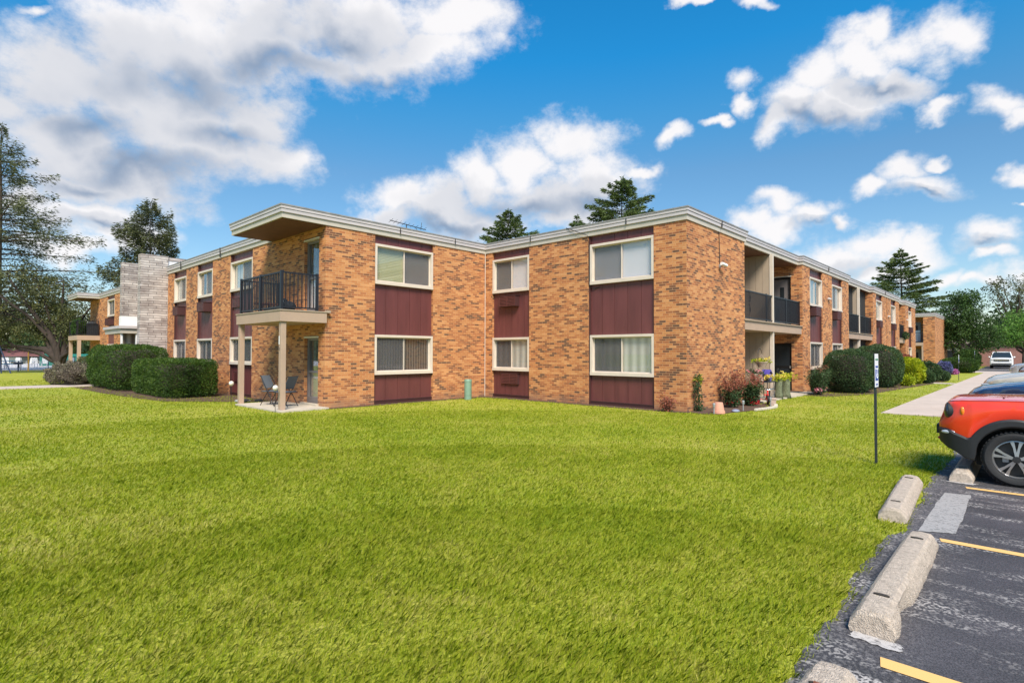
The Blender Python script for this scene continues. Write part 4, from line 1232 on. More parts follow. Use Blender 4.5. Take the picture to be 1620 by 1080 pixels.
def spruce(name, label, loc, height, rad, seed, mat=None, gaps=0.1, base=0.12, leaf=0.34, nb=1.0, group=None, droop=0.25, bark=None, per=90, top_frac=0.0, power=0.8, fluff=.06):
    rng = np.random.default_rng(seed)
    root = thing(name, label, 'tree', loc, 0, group)
    tr = MB()
    k = 12
    tp = [(0.04 * math.sin(i) * i / k, 0.05 * math.cos(i * 1.3) * i / k, height * i / k) for i in range(k + 1)]
    tr.path(tp, [max(0.015, height * 0.016 * (1 - i / k) ** 0.85) for i in range(k + 1)], 8)
    C = []; D = []
    levels = int(height / 0.55 * nb)
    for li in range(levels):
        f = (li + 0.5 + 0.5 * rng.random()) / levels
        f = base + (1 - base) * f
        z = height * f
        r = rad * (1 - f) ** power * (0.75 + 0.45 * rng.random()) + rad * top_frac
        nbz = rng.integers(4, 7)
        a0 = rng.random() * 6.28
        for b_ in range(nbz):
            if rng.random() < gaps: continue
            a = a0 + b_ * 6.28 / nbz + rng.normal() * 0.25
            rr = r * (0.65 + 0.5 * rng.random())
            if rr < .12: rr = .12
            o = np.array([math.cos(a), math.sin(a), 0])
            p0 = np.array([0, 0, z]); p2 = p0 + o * rr + np.array([0, 0, -droop * rr + 0.28 * rr * f]); p1 = p0 + o * rr * .5 + np.array([0, 0, 0.10 * rr - droop * rr * .35])
            pts = bez(p0, p1, p2, 6)
            tr.path(pts, [max(0.008, 0.022 * rr ** .6 * (1 - q / 6)) for q in range(6)], 4, caps=False)
            m = int(2.1 * per * (rr / rad) + 14)
            t = 0.18 + 0.82 * rng.random(m) ** 0.75
            pos = (1 - t)[:, None] ** 2 * p0 + (2 * t * (1 - t))[:, None] * p1 + (t * t)[:, None] * p2
            side = np.cross(o, [0, 0, 1.0])
            spread = (0.34 * rr * (1 - t * .75)) * rng.normal(size=m) * 0.55
            pos = pos + side * spread[:, None] + np.array([0, 0, 1.0]) * (-np.abs(spread) * 0.25 + rng.normal(size=m) * fluff)[:, None]
            d = o[None, :] * (0.6 + 0.4 * rng.random((m, 1))) + side * np.sign(spread)[:, None] * (0.5 + .4 * rng.random((m, 1))) + np.array([0, 0, -.12]) + rng.normal(size=(m, 3)) * 0.22
            C.append(pos); D.append(d)
    C = np.concatenate(C); D = np.concatenate(D)
    # top leader tuft
    m = 50; zt = height * (0.93 + 0.08 * rng.random(m))
    C = np.concatenate([C, np.stack([rng.normal(size=m) * .05, rng.normal(size=m) * .05, zt], 1)]); D = np.concatenate([D, rng.normal(size=(m, 3)) + [0, 0, 1.0]])
    Ln = .82 * leaf * (0.6 + 0.7 * rng.random(len(C)))
    tr.build('trunk', bark or M_BARK, root, smooth=True, recalc=False)
    quads_mesh('crown', leaf_quads(C, D, Ln, Ln * 0.26, rng), mat or F_SPRUCE, root)
    return root


def leaf_cloud(centres, radii, per, leaf, rng, aspect=0.55, flat=0.8):
    C = []; D = []
    for c, r in zip(centres, radii):
        m = max(4, int(per * (0.6 + 0.8 * rng.random())))
        v = rng.normal(size=(m, 3)); v /= np.linalg.norm(v, axis=1)[:, None]
        p = v * (rng.random((m, 1)) ** 0.45) * r * [1, 1, flat]
        C.append(np.array(c) + p); D.append(v * .7 + rng.normal(size=(m, 3)) * .6)
    C = np.concatenate(C); D = np.concatenate(D)
    L_ = leaf * (0.6 + 0.8 * rng.random(len(C)))
    return leaf_quads(C, D, L_, L_ * aspect, rng)


def broadleaf(name, label, loc, seed, trunk_h, trunk_r, blobs, mat, clump_r=0.55, clumps=260, per=36, leaf=0.17, bark=None, limbs=9, group=None, fork=1, extra=()):
    """blobs: (x,y,z,rx,ry,rz,weight) regions that clumps fill"""
    rng = np.random.default_rng(seed)
    root = thing(name, label, 'tree', loc, 0, group)
    W = np.array([b[6] for b in blobs], float); W /= W.sum()
    cs = []
    for i in range(clumps):
        b = blobs[rng.choice(len(blobs), p=W)]
        v = rng.normal(size=3); v /= np.linalg.norm(v)
        rr = rng.random() ** 0.38
        cs.append(np.array(b[:3]) + v * rr * np.array(b[3:6]))
    cs = np.array(cs)
    tr = MB()
    top = np.array([0, 0, trunk_h])
    tr.path([(0, 0, -0.1), (0.03, 0, trunk_h * .15), (-0.02, 0.03, trunk_h * .5), (0, 0, trunk_h)], [trunk_r * 1.25, trunk_r * 1.02, trunk_r * .9, trunk_r * .8], 10)
    # main limbs reach toward chosen clumps, twigs join nearest limb point
    idx = rng.choice(len(cs), limbs, replace=False)
    lp = []
    for i in idx:
        e = cs[i]; mid = (top + e) / 2 + np.array([0, 0, 0.12 * np.linalg.norm(e - top)]) * (rng.random() - 0.2)
        pts = bez(top * (0.75 + .25 * rng.random()), mid, e, 9)
        pts[1:-1] += rng.normal(size=(7, 3)) * 0.10
        r0 = trunk_r * (0.42 + 0.25 * rng.random())
        tr.path(pts, [max(0.012, r0 * (1 - q / 8.6) ** 0.9) for q in range(9)], 7, caps=False)
        lp.append(pts[2:])
    for pl in extra:
        pts = np.array(pl[0], float); tr.path(pts, pl[1], 8, caps=False); lp.append(pts[1:])
    LPn = np.concatenate(lp)
    for c in cs[::2]:
        d = np.linalg.norm(LPn - c, axis=1); p = LPn[d.argmin()]
        if d.min() > 0.25:
            pts = bez(p, (p + c) / 2 + rng.normal(size=3) * .15, c, 4)
            tr.path(pts, [0.028, 0.02, 0.014, 0.008], 4, caps=False)
    tr.build('trunk', bark or M_BARK, root, smooth=True, recalc=False)
    quads_mesh('crown', leaf_cloud(cs, clump_r * (0.6 + 0.7 * rng.random(len(cs))), per, leaf, rng), mat, root)
    return root


def hedge(name, label, cat, loc, size, mat, n, leaf=0.06, power=4.0, seed=1, bump=0.06, core=None, group=None, rz=0, twig=None, flatbase=True, fr=6):
    """clipped shrub: superellipsoid skin of leaves over a dark body"""
    rng = np.random.default_rng(seed)
    root = thing(name, label, cat, loc, rz, group)
    sx, sy, sz = size[0] / 2, size[1] / 2, size[2]

    def surf(v):
        # v unit dirs, z scaled so that the body runs from the ground to the top
        a = np.abs(v)
        k = (a[:, 0] ** power + a[:, 1] ** power + a[:, 2] ** power) ** (-1 / power)
        p = v * k[:, None]
        return p
    v = rng.normal(size=(n, 3)); v = unit(v)
    p = surf(v)
    nz = bump * (np.sin(p[:, 0] * fr + seed) * np.sin(p[:, 1] * fr * 1.1 + 2) + 0.6 * np.sin(p[:, 2] * fr * 1.3 + p[:, 0] * fr * 1.4) + 0.4 * np.sin(p[:, 0] * fr * 3 + p[:, 2] * fr * 2.6) * np.sin(p[:, 1] * fr * 3.1))
    nrm = unit(np.sign(p) * np.abs(p) ** (power - 1) / np.array([sx, sy, sz / 2]))
    depth = rng.random(n) ** 1.6 * 0.14
    P = p * np.array([sx, sy, sz / 2]) + nrm * (nz * min(sx, sy, sz) - depth)[:, None]
    P[:, 2] += sz / 2
    D = nrm * 0.7 + rng.normal(size=(n, 3)) * 0.6 + [0, 0, .25]
    L_ = leaf * (0.6 + 0.8 * rng.random(n))
    keep = P[:, 2] > 0.02 + 0.05 * rng.random(n)
    quads_mesh('foliage', leaf_quads(P[keep], D[keep], L_[keep], L_[keep] * .5, rng), mat, root)
    c = MB(); nu, nv = 28, 14; vs = []
    for i in range(nv + 1):
        ph = math.pi * i / nv
        for k in range(nu):
            a = 2 * math.pi * k / nu
            q = np.array([[max(math.sin(ph), .02) * math.cos(a), max(math.sin(ph), .02) * math.sin(a), math.cos(ph)]])
            q = surf(q)[0]
            f = 0.90 - 0.12 / max(min(sx, sy, sz / 2), .2)
            f = max(f, .55)
            vs.append((q[0] * sx * f, q[1] * sy * f, q[2] * sz / 2 * f + sz / 2))
    fs = []
    for i in range(nv):
        for k in range(nu):
            k2 = (k + 1) % nu; fs.append((i * nu + k, (i + 1) * nu + k, (i + 1) * nu + k2, i * nu + k2))
    c.add(vs, fs); c.build('branches', core or M_BARKD, root, smooth=True)
    return root


# --- conifers
spruce('spruce_tree', 'full spruce top showing above the roof, closest to the projecting building corner', (28.9, 7.75, 0), 15.2, 10, 21, per=620, leaf=0.30, power=.8, base=.62, droop=0, nb=.8, gaps=.2)
spruce('spruce_tree', 'narrow dark spruce top above the roof between the antenna and the fuller spruce', (28.2, 19.3, 0), 14.6, 9.5, 22, per=560, leaf=0.30, base=.62, power=.8, droop=0, nb=.8, gaps=.2)
spruce('spruce_tree', 'only the tip of a spruce poking above the roof line beside the fuller spruce', (35.3, 16.8, 0), 14.9, 4.0, 23, per=110, leaf=0.34, base=.4, power=.65)
spruce('spruce_tree', 'wide open spruce with long reaching boughs behind the far end of the brick wing', (93.5, -1.0, 0), 17.4, 11.5, 24, per=330, leaf=0.5, base=.1, droop=.02, power=.85, nb=1.1)
spruce('pine_tree', 'rounded olive-green pine rising behind the grey stone chimney wall', (6.4, 45.1, 0), 15.6, 5.0, 25, mat=F_PINE, per=300, leaf=0.34, base=.25, droop=-.12, power=.5, gaps=.14, fluff=.24)
spruce('pine_tree', 'tall gaunt pine with bare trunk and open layered boughs at the left edge', (-3.7, 49.8, 0), 21.2, 11.0, 26, mat=F_PINE, per=300, leaf=0.34, base=.16, droop=.06, power=.8, gaps=.2, fluff=.24, nb=.95)

# --- spreading dark tree at the left
TRc = (-0.6, 40.8, 0)
right = np.array([math.sin(TH), -math.cos(TH), 0]); fwd = np.array([math.cos(TH), math.sin(TH), 0])
def cf(x, y, z):  # offsets given sideways (across the lawn) / away
    return tuple(right * x + fwd * y + np.array([0, 0, z]))
def blob(x, y, z, rx, ry, rz, w):
    c = cf(x, y, z); return (*c, rx, ry, rz, w)
limbs = [
    ([(0, 0, .5), cf(-.5, 0, 1.3), cf(-1.3, 0, 1.9), cf(-2.6, 0.2, 2.0), cf(-4.6, .3, 2.15), cf(-7.5, .3, 2.2)], [.3, .26, .22, .17, .12, .05]),
    ([(0, 0, .6), cf(-.35, 0, 1.9), cf(-1.0, 0, 3.2), cf(-1.9, -.3, 4.6), cf(-3.0, -.4, 6.2), cf(-4.3, -.3, 8)], [.3, .25, .2, .15, .10, .04]),
    ([(0, 0, .6), cf(.1, .2, 2.1), cf(0.0, .4, 3.8), cf(-.3, .4, 5.4), cf(-.2, .4, 7.4)], [.3, .24, .17, .12, .05]),
    ([(0, 0, .6), cf(.5, 0, 1.8), cf(1.1, 0, 3.2), cf(1.7, .1, 4.6), cf(2.5, .1, 5.6)], [.22, .17, .12, .08, .03]),
    ([cf(-.5, 0, 1.3), cf(-1.6, .3, 2.9), cf(-3.0, .5, 3.9), cf(-5.2, .6, 4.9)], [.2, .14, .1, .04]),
    ([cf(-.6, 0, 2.4), cf(-2.0, -.6, 4.4), cf(-3.6, -.8, 5.6), cf(-6.0, -.6, 7.2)], [.16, .12, .09, .04])]
broadleaf('spreading_tree', 'gnarled dark tree with forking black trunk and a long low limb, by the pool fence', TRc, 31, 0.8, 0.27,
          [blob(-3.2, .2, 4.4, 3.6, 2.6, 1.9, 3), blob(-5.2, 0, 3.2, 2.6, 2, 1.0, 1.6), blob(-1.6, 0, 6.4, 2.3, 2.2, 1.6, 1.6), blob(.9, .2, 4.2, 1.3, 1.3, 1.4, .9), blob(-3.8, .5, 7.4, 2.6, 2, 1.6, 1.5), blob(0.9, 0, 2.9, 1.0, 1.2, .8, .5), blob(-1.2, .5, 3.4, 1.6, 1.5, 1.0, .7)],
          F_OAK, clump_r=.46, clumps=340, per=52, leaf=.15, bark=M_BARKD, limbs=5, extra=limbs)
# sparse tree between
broadleaf('sparse_tree', 'thin half-bare tree with pale twigs and scattered leaf tufts left of the stone chimney wall', (5.2, 56.5, 0), 33, 3.2, 0.16,
          [blob(-.5, 0, 6.2, 2.6, 1.6, 2.4, 1), blob(1.2, 0, 8.2, 1.8, 1.2, 2.0, .8)], F_OAK, clump_r=.33, clumps=70, per=26, leaf=.16, limbs=16)
# --- right-hand trees
broadleaf('leafy_tree', 'dense dark green tree with upright trunks behind the sloping hedge', (71.8, -10.1 + .4, 0), 35, 2.6, 0.24,
          [blob(0, 0, 5.4, 2.9, 2.6, 2.6, 2), blob(-1.6, 0, 3.9, 1.7, 1.7, 1.8, 1), blob(1.9, 0, 4.2, 2.0, 1.8, 2.0, 1.2), blob(.2, 0, 7.6, 1.6, 1.5, 1.3, .8), blob(2.9, .4, 2.9, 1.5, 1.4, 1.0, .6)],
          F_DECID, clump_r=.62, clumps=330, per=46, leaf=.20, bark=M_BARKD, limbs=12, extra=[([cf(-.9, 0, 0), cf(-1.0, 0, 1.6), cf(-1.4, 0, 3.6)], [.13, .11, .06])])
broadleaf('leafy_tree', 'bright yellow-green round tree beside the white pickup truck', (84.9, -14.7, 0), 36, 2.0, 0.26,
          [blob(0, 0, 4.8, 3.4, 3.0, 2.3, 2), blob(-1.7, 0, 3.9, 1.8, 1.5, 1.4, 1), blob(1.8, 0, 6.0, 2.0, 1.8, 1.6, 1)],
          F_BRIGHT, clump_r=.6, clumps=240, per=42, leaf=.21, limbs=9)
broadleaf('leafy_tree', 'tall airy tree with feathery grey-green branches high against the sky at the right edge', (97.0, -14.0, 0), 37, 4.0, 0.3,
          [blob(-1.6, 0, 10.6, 3.8, 2.6, 2.0, 1.3), blob(2.4, 0, 10.6, 3.4, 2.6, 2.8, 1.2), blob(.5, 0, 7.4, 3.4, 2.6, 1.9, .8)],
          F_PINE, clump_r=.5, clumps=170, per=30, leaf=.22, limbs=16)

# far belt of trees closing the horizon
def belt(a_deg0, a_deg1, dist, h, n, seed):
    rng = np.random.default_rng(seed)
    cs = []; rs = []
    for i in range(n):
        a = R(a_deg0 + (a_deg1 - a_deg0) * rng.random()); d = dist * (0.9 + .25 * rng.random())
        lump = 0.75 + .35 * math.sin(a * 37) * math.sin(a * 61 + 1)
        cs.append((CAMP.x + d * math.cos(a), CAMP.y + d * math.sin(a), rng.random() ** .8 * h * lump)); rs.append(1.6)
    return leaf_cloud(cs, rs, 40, .75, rng)


az0 = math.degrees(TH)
V = np.concatenate([belt(az0 + 30, az0 + 75, 118, 8.5, 900, 1), belt(az0 - 70, az0 - 33, 135, 10, 900, 2), belt(az0 - 33, az0 + 30, 150, 6, 500, 3)])
o = quads_mesh('far_woodland', V, F_FAR); o['kind'] = 'stuff'

# --- hedges left
hedge('yew_hedge', 'big rounded yew hedge, the taller one standing further along the left wall', 'hedge', (-1.65, 15.6, 0), (2.15, 6.9, 1.95), F_YEW, 56000, leaf=.058, power=5.2, seed=3, bump=.05)
hedge('yew_hedge', 'long low clipped yew hedge with flat top in front, nearest the corner balcony', 'hedge', (-1.42, 9.35, 0), (1.85, 5.0, 1.38), F_YEW, 62000, leaf=.05, power=9, seed=4, bump=.03)
hedge('twiggy_shrub', 'brownish twiggy shrub at the foot of the far balcony left of the hedges', 'shrub', (-2.9, 20.6, 0), (2.0, 3.6, 1.05), F_TWIG, 14000, leaf=.075, power=2.2, seed=5, bump=.12, core=M_BARK)
hedge('twiggy_shrub', 'dull green shrub squeezed between the brown shrub and the big yew hedge', 'shrub', (-1.7, 22.6, 0), (1.6, 2.8, 1.4), F_OAK, 9000, leaf=.08, power=2.3, seed=6, bump=.12)
# --- shrubs right
hedge('clipped_shrub', 'big dark rounded shrub nearest the first recessed patio', 'shrub', (19.2, -9.6, 0), (2.6, 1.9, 1.8), F_BOX, 30000, leaf=.055, power=3.0, seed=7, bump=.05)
hedge('clipped_shrub', 'taller dark rounded shrub just behind the sign post', 'shrub', (24.6, -9.65, 0), (3.0, 2.1, 2.05), F_BOX, 30000, leaf=.06, power=2.8, seed=8, bump=.05)
hedge('golden_shrub', 'bright yellow-green golden shrub midway along the wing', 'shrub', (29.3, -10.25, 0), (2.1, 1.5, 1.36), F_GOLD, 13000, leaf=.10, power=2.6, seed=9, bump=.09)
hedge('golden_shrub', 'small yellow-green weedy plant at the foot of the tall shrub', 'shrub', (26.6, -10.6, 0), (.9, .6, .55), F_GOLD, 1800, leaf=.09, power=2.2, seed=10, bump=.12)
hedge('clipped_shrub', 'small dark ball shrub in front of the golden shrub', 'shrub', (30.4, -10.95, 0), (.95, .9, .72), F_BOX, 6000, leaf=.06, power=2.3, seed=11)
hedge('clipped_shrub', 'lowest dark ball shrub beside the little cross path', 'shrub', (34.2, -11.3, 0), (1.0, .85, .62), F_BOX, 6000, leaf=.06, power=2.3, seed=12)
hedge('clipped_shrub', 'grey-green mounded shrub with rusty tips behind the ball shrubs', 'shrub', (32.6, -10.7, 0), (1.9, 1.4, 1.16), F_ROSE, 9000, leaf=.09, power=2.3, seed=13, bump=.1)
hedge('brown_shrub', 'brown and reddish shrub behind the golden shrub against the wall', 'shrub', (34.0, -9.2, 0), (6.5, 1.2, 1.6), F_ROSER, 9000, leaf=.12, power=2.6, seed=14, bump=.1)
hedge('clipped_hedge', 'long smooth light green hedge sloping down beyond the end of the wing', 'hedge', (54.6, -10.6, 0), (3.6, 2.7, 1.30), F_YEW, 22000, leaf=.08, power=2.6, seed=15, bump=.03)
hedge('dark_bush', 'dark untidy bush under the leafy tree next to the drive', 'shrub', (68.5, -10.3, 0), (3.6, 2.0, 2.0), F_DECID, 9000, leaf=.2, power=2.2, seed=16, bump=.12)
hedge('flower_bush', 'blue-purple and pink flowering bush at the foot of the end block', 'shrub', (47.8, -10.2, 0), (1.2, 1.0, 1.0), foliage('hydrangea_blue', [(0.05, 0.08, 0.05), (0.12, 0.13, 0.30), (0.18, 0.17, 0.40)], 0.2, nscale=3), 6000, leaf=.1, power=2.2, seed=17, bump=.1)
hedge('flower_bush', 'low patch of pink flowers in front of the blue-purple bush', 'flowers', (48.4, -10.75, 0), (.9, .6, .40), foliage('pink_flowers', [(0.10, 0.12, 0.05), (0.55, 0.16, 0.42), (0.6, 0.25, 0.5)], 0.2), 1600, leaf=.09, power=2.2, seed=18, bump=.1)


# --- roses, vines, pots by the corner
def rosebush(label, loc, size, n, reds, seed, fl=F_PINKFL, nfl=24, group=None):
    rng = np.random.default_rng(seed)
    root = thing('rose_bush', label, 'shrub', loc, 0, group)
    st = MB(); C = []; 
    for i in range(26):
        a = rng.random() * 6.28; r = rng.random() ** .6
        e = np.array([math.cos(a) * r * size[0] / 2, math.sin(a) * r * size[1] / 2, size[2] * (0.55 + .45 * rng.random())])
        pts = bez((e[0] * .25, e[1] * .25, 0), (e[0] * .5, e[1] * .5, e[2] * .6), e, 6)
        st.path(pts, [.009, .008, .007, .006, .005, .004], 4, caps=False)
        for p in pts[1:]: C.append(p)
    C = np.array(C)
    st.build('stems', M_BARK, root, recalc=False)
    red = C[C[:, 2] > size[2] * (1 - reds)]; grn = C[C[:, 2] <= size[2] * (1.05 - reds)]
    if len(grn): quads_mesh('leaves', leaf_cloud(grn, np.full(len(grn), .15), n, .055, rng), F_ROSE, root)
    if len(red) and reds > 0.01: quads_mesh('young_leaves', leaf_cloud(red, np.full(len(red), .12), n * .7, .05, rng), F_ROSER, root)
    if nfl < 3: return root
    tips = C[5::5] if nfl > 10 else C[4::5]
    fsel = tips[:nfl] + rng.normal(size=(min(nfl, len(tips)), 3)) * .05
    quads_mesh('flowers', leaf_cloud(fsel, np.full(len(fsel), .05), 26, .055, rng, aspect=.95), fl, root)
    return root


rosebush('red-tipped rose bush against the brick corner, leftmost of the bushes there', (8.75, -8.62, 0), (1.15, .65, 1.15), 34, .55, 41, F_REDFL, 14)
rosebush('green rose bush with a few red blooms beside the red tricycle', (9.75, -8.8, 0), (1.25, .7, 0.95), 42, .30, 42, F_REDFL, 20)
rosebush('rose bush with pink and cream blooms at the brick pier by the patio', (16.35, -9.1, 0), (1.5, .95, 1.15), 46, .12, 43, F_PINKFL, 26)
rosebush('small spindly brown bush at the foot of the wall left of the corner', (6.28, -7.75, 0), (.55, .5, .42), 9, .9, 44, F_ROSER, 2)


def vine():
    rng = np.random.default_rng(45)
    root = thing('climbing_vine', 'narrow climbing vine with yellowish top leaves on the brick just right of the corner', 'plant', (6.95, -8.38, 0))
    st = MB(); pts = [(0.02 * math.sin(i), 0.03 * math.cos(i * 1.7), i * .14) for i in range(8)]
    st.path(pts, .012, 5); st.path([(0.05 + .03 * math.sin(i * 2), 0.02, i * .13) for i in range(7)], .008, 5)
    st.build('stem', M_BARK, root)
    c = [(p[0] + rng.normal() * .06, p[1] + rng.normal() * .05, p[2]) for p in pts for _ in range(4)] + [(.18 + rng.normal() * .1, 0, .08) for _ in range(5)]
    quads_mesh('leaves', leaf_cloud(c, [.09] * len(c), 26, .05, rng), F_ROSE, root)
    c = [(rng.normal() * .10, rng.normal() * .04, .92 + rng.normal() * .06) for _ in range(7)]
    quads_mesh('young_leaves', leaf_cloud(c, [.07] * len(c), 22, .045, rng), F_GOLD, root)


vine()

# ================================================================== WHEEL STOPS
def wheel_stop(label, loc, length, seed, rz=0.0, chip=False, rust=False):
    rng = np.random.default_rng(seed)
    root = thing('wheel_stop', label, 'wheel stop', loc, rz, 'concrete wheel stops along the lot edge')
    prof = [(-.118, 0), (-.125, .03), (-.120, .065), (-.085, .118), (-.060, .137), (0, .142), (.060, .137), (.085, .118), (.120, .065), (.125, .03), (.118, 0)]
    n = 64; vs = []; k = len(prof)
    for i in range(n + 1):
        t = i / n; x = (t - .5) * length
        e = min(t, 1 - t) * length
        sc = 1 - 0.22 * math.exp(-e / 0.02)
        for j, (y, z) in enumerate(prof):
            nn = 0.0014 * rng.standard_normal() + .0010 * math.sin(i * .7 + j * 2.1 + seed)
            bow = 0.012 * math.sin(t * 3.1)
            yy = y * (1 - .05 * math.exp(-e / .05)) + nn; zz = max(0, z * sc + (nn if z > 0 else 0) + (bow if z > .1 else 0))
            if chip and y > 0.09 and z < .07:
                c = max(0, math.sin(t * 9 + .8)) ** 3 * (1 if t > .3 else .2)
                yy -= 0.05 * c + .006 * rng.random()
            vs.append((x + (0.015 * (z / .14) * (1 if t < .5 else -1) if e < .001 else 0), yy, zz))
    fs = [(i * k + j, (i + 1) * k + j, (i + 1) * k + j + 1, i * k + j + 1) for i in range(n) for j in range(k - 1)]
    fs += [(i * k + k - 1, (i + 1) * k + k - 1, (i + 1) * k, i * k) for i in range(n)]
    m = MB(); m.add(vs, fs + [tuple(range(k)), tuple(range(n * k, n * k + k))])
    m.build('body', M_STOP, root, smooth=True, angle=22)
    for sx in (-1, 1):
        h = MB(); h.lathe([(.001, .150), (.024, .1525), (.026, .150), (.024, .14), (.001, .14)], n=12)
        h.v = [(x * .55 + sx * (length / 2 - .30), y * 1.7, z + .001) for x, y, z in h.v]
        o = h.build('anchor_hole', M_HOLE, root)
        if rust and sx > 0:
            r = MB(); r.box(length / 2 - .315, length / 2 - .30, -.012, .02, .148, .162); r.build('rusty_rod', M_RUST, root)
    return root


wheel_stop('long chipped concrete wheel stop at the near side of the pale ground patch', (-3.38, -14.62, 0.006), 2.06, 1, R(180), chip=True)
wheel_stop('concrete wheel stop pushed off the asphalt and lying in the grass', (-0.68, -14.25, 0.0), 2.0, 2, R(3))
wheel_stop('concrete wheel stop under the nose of the red car', (1.95, -14.64, 0.006), 2.08, 3)
wheel_stop('wheel stop cut off by the bottom edge, with a rusty rod in its hole', (-6.12, -14.60, 0.006), 2.0, 4, 0, rust=True)
for i, u in enumerate((4.6, 7.26, 9.9, 12.6, 15.2)):
    wheel_stop(('concrete wheel stop in the empty stall right behind the red car', 'concrete wheel stop in the second empty stall behind the red car', 'concrete wheel stop under the nose of the dark blue car', 'concrete wheel stop under the nose of the beige car', 'concrete wheel stop in the stall past the beige car')[i], (u, -14.62, 0.006), 2.0, 10 + i)


# ================================================================== SIGNS
def sign_post(label, loc, h, plate, far=False):
    root = thing('parking_sign', label, 'sign', loc, 0, 'parking signs on green posts along the lawn')
    p = MB(); p.box(-.03, .03, -.004, .004, -.1, h); p.box(-.034, -.026, -.004, .022, -.1, h); p.box(.026, .034, -.004, .022, -.1, h)
    p.build('post', M_POSTG, root)
    z1 = h - .01; z0 = z1 - plate
    q = MB(); q.box(-.125, .125, -.012, -.008, z0, z1); pl = q.build('sign_plate', M_SIGNW, root, bevel=.002)
    if not far:
        t = text_mesh('lettering', 'RESERVED', .042, M_SIGNG, pl, align='CENTER'); t.location = (0, -.0135, z1 - .10); t.rotation_euler = (R(90), 0, 0)
        t = text_mesh('lettering', 'PARKING', .046, M_SIGNB, pl, align='CENTER'); t.location = (0, -.0135, z1 - .21); t.rotation_euler = (R(90), 0, 0)
        b = MB(); b.box(-.10, .10, -.0145, -.0125, z0 + .10, z0 + .27); bb = b.build('blue_panel', M_SIGNB, pl)
        w = MB()
        w.path([(-.005, -.016, z0 + .25), (-.005, -.016, z0 + .19), (.035, -.016, z0 + .19), (.045, -.016, z0 + .15)], .007, 5)
        w.path([(.03 * math.cos(a) - .005, -.016, z0 + .165 + .035 * math.sin(a)) for a in np.linspace(2.2, 5.8, 10)], .006, 5)
        w.ball((-.005, -.016, z0 + .262), .011, 8, 5)
        w.build('wheelchair_symbol', M_SIGNW, pl)
        t = text_mesh('lettering', '$250 FINE', .032, M_SIGNB, pl, align='CENTER'); t.location = (0, -.0135, z0 + .03); t.rotation_euler = (R(90), 0, 0)
    else:
        b = MB(); b.box(-.12, .12, -.0145, -.0125, z0 + .05, z0 + .2); b.build('blue_panel', M_SIGNB, pl)
    return root


sign_post('green sign post with white and blue parking plate seen edge-on, nearest, in the lawn', (1.65, -13.60, 0), 1.66, .50)
sign_post('small parking sign on a post beside the sidewalk, in front of the sloping hedge', (36.0, -12.0, 0), 1.62, .5, True)
sign_post('farthest sign post, bare and dark, near the end of the lawn', (54.5, -11.7, 0), 1.9, .3, True)


# ================================================================== CARS
def lerp_tab(tab, s):
    if s <= tab[0][0]: return tab[0][1]
    for (a, va), (b, vb) in zip(tab[:-1], tab[1:]):
        if s <= b:
            t = (s - a) / (b - a); t = t * t * (3 - 2 * t) * .5 + t * .5
            return va + (vb - va) * t
    return tab[-1][1]


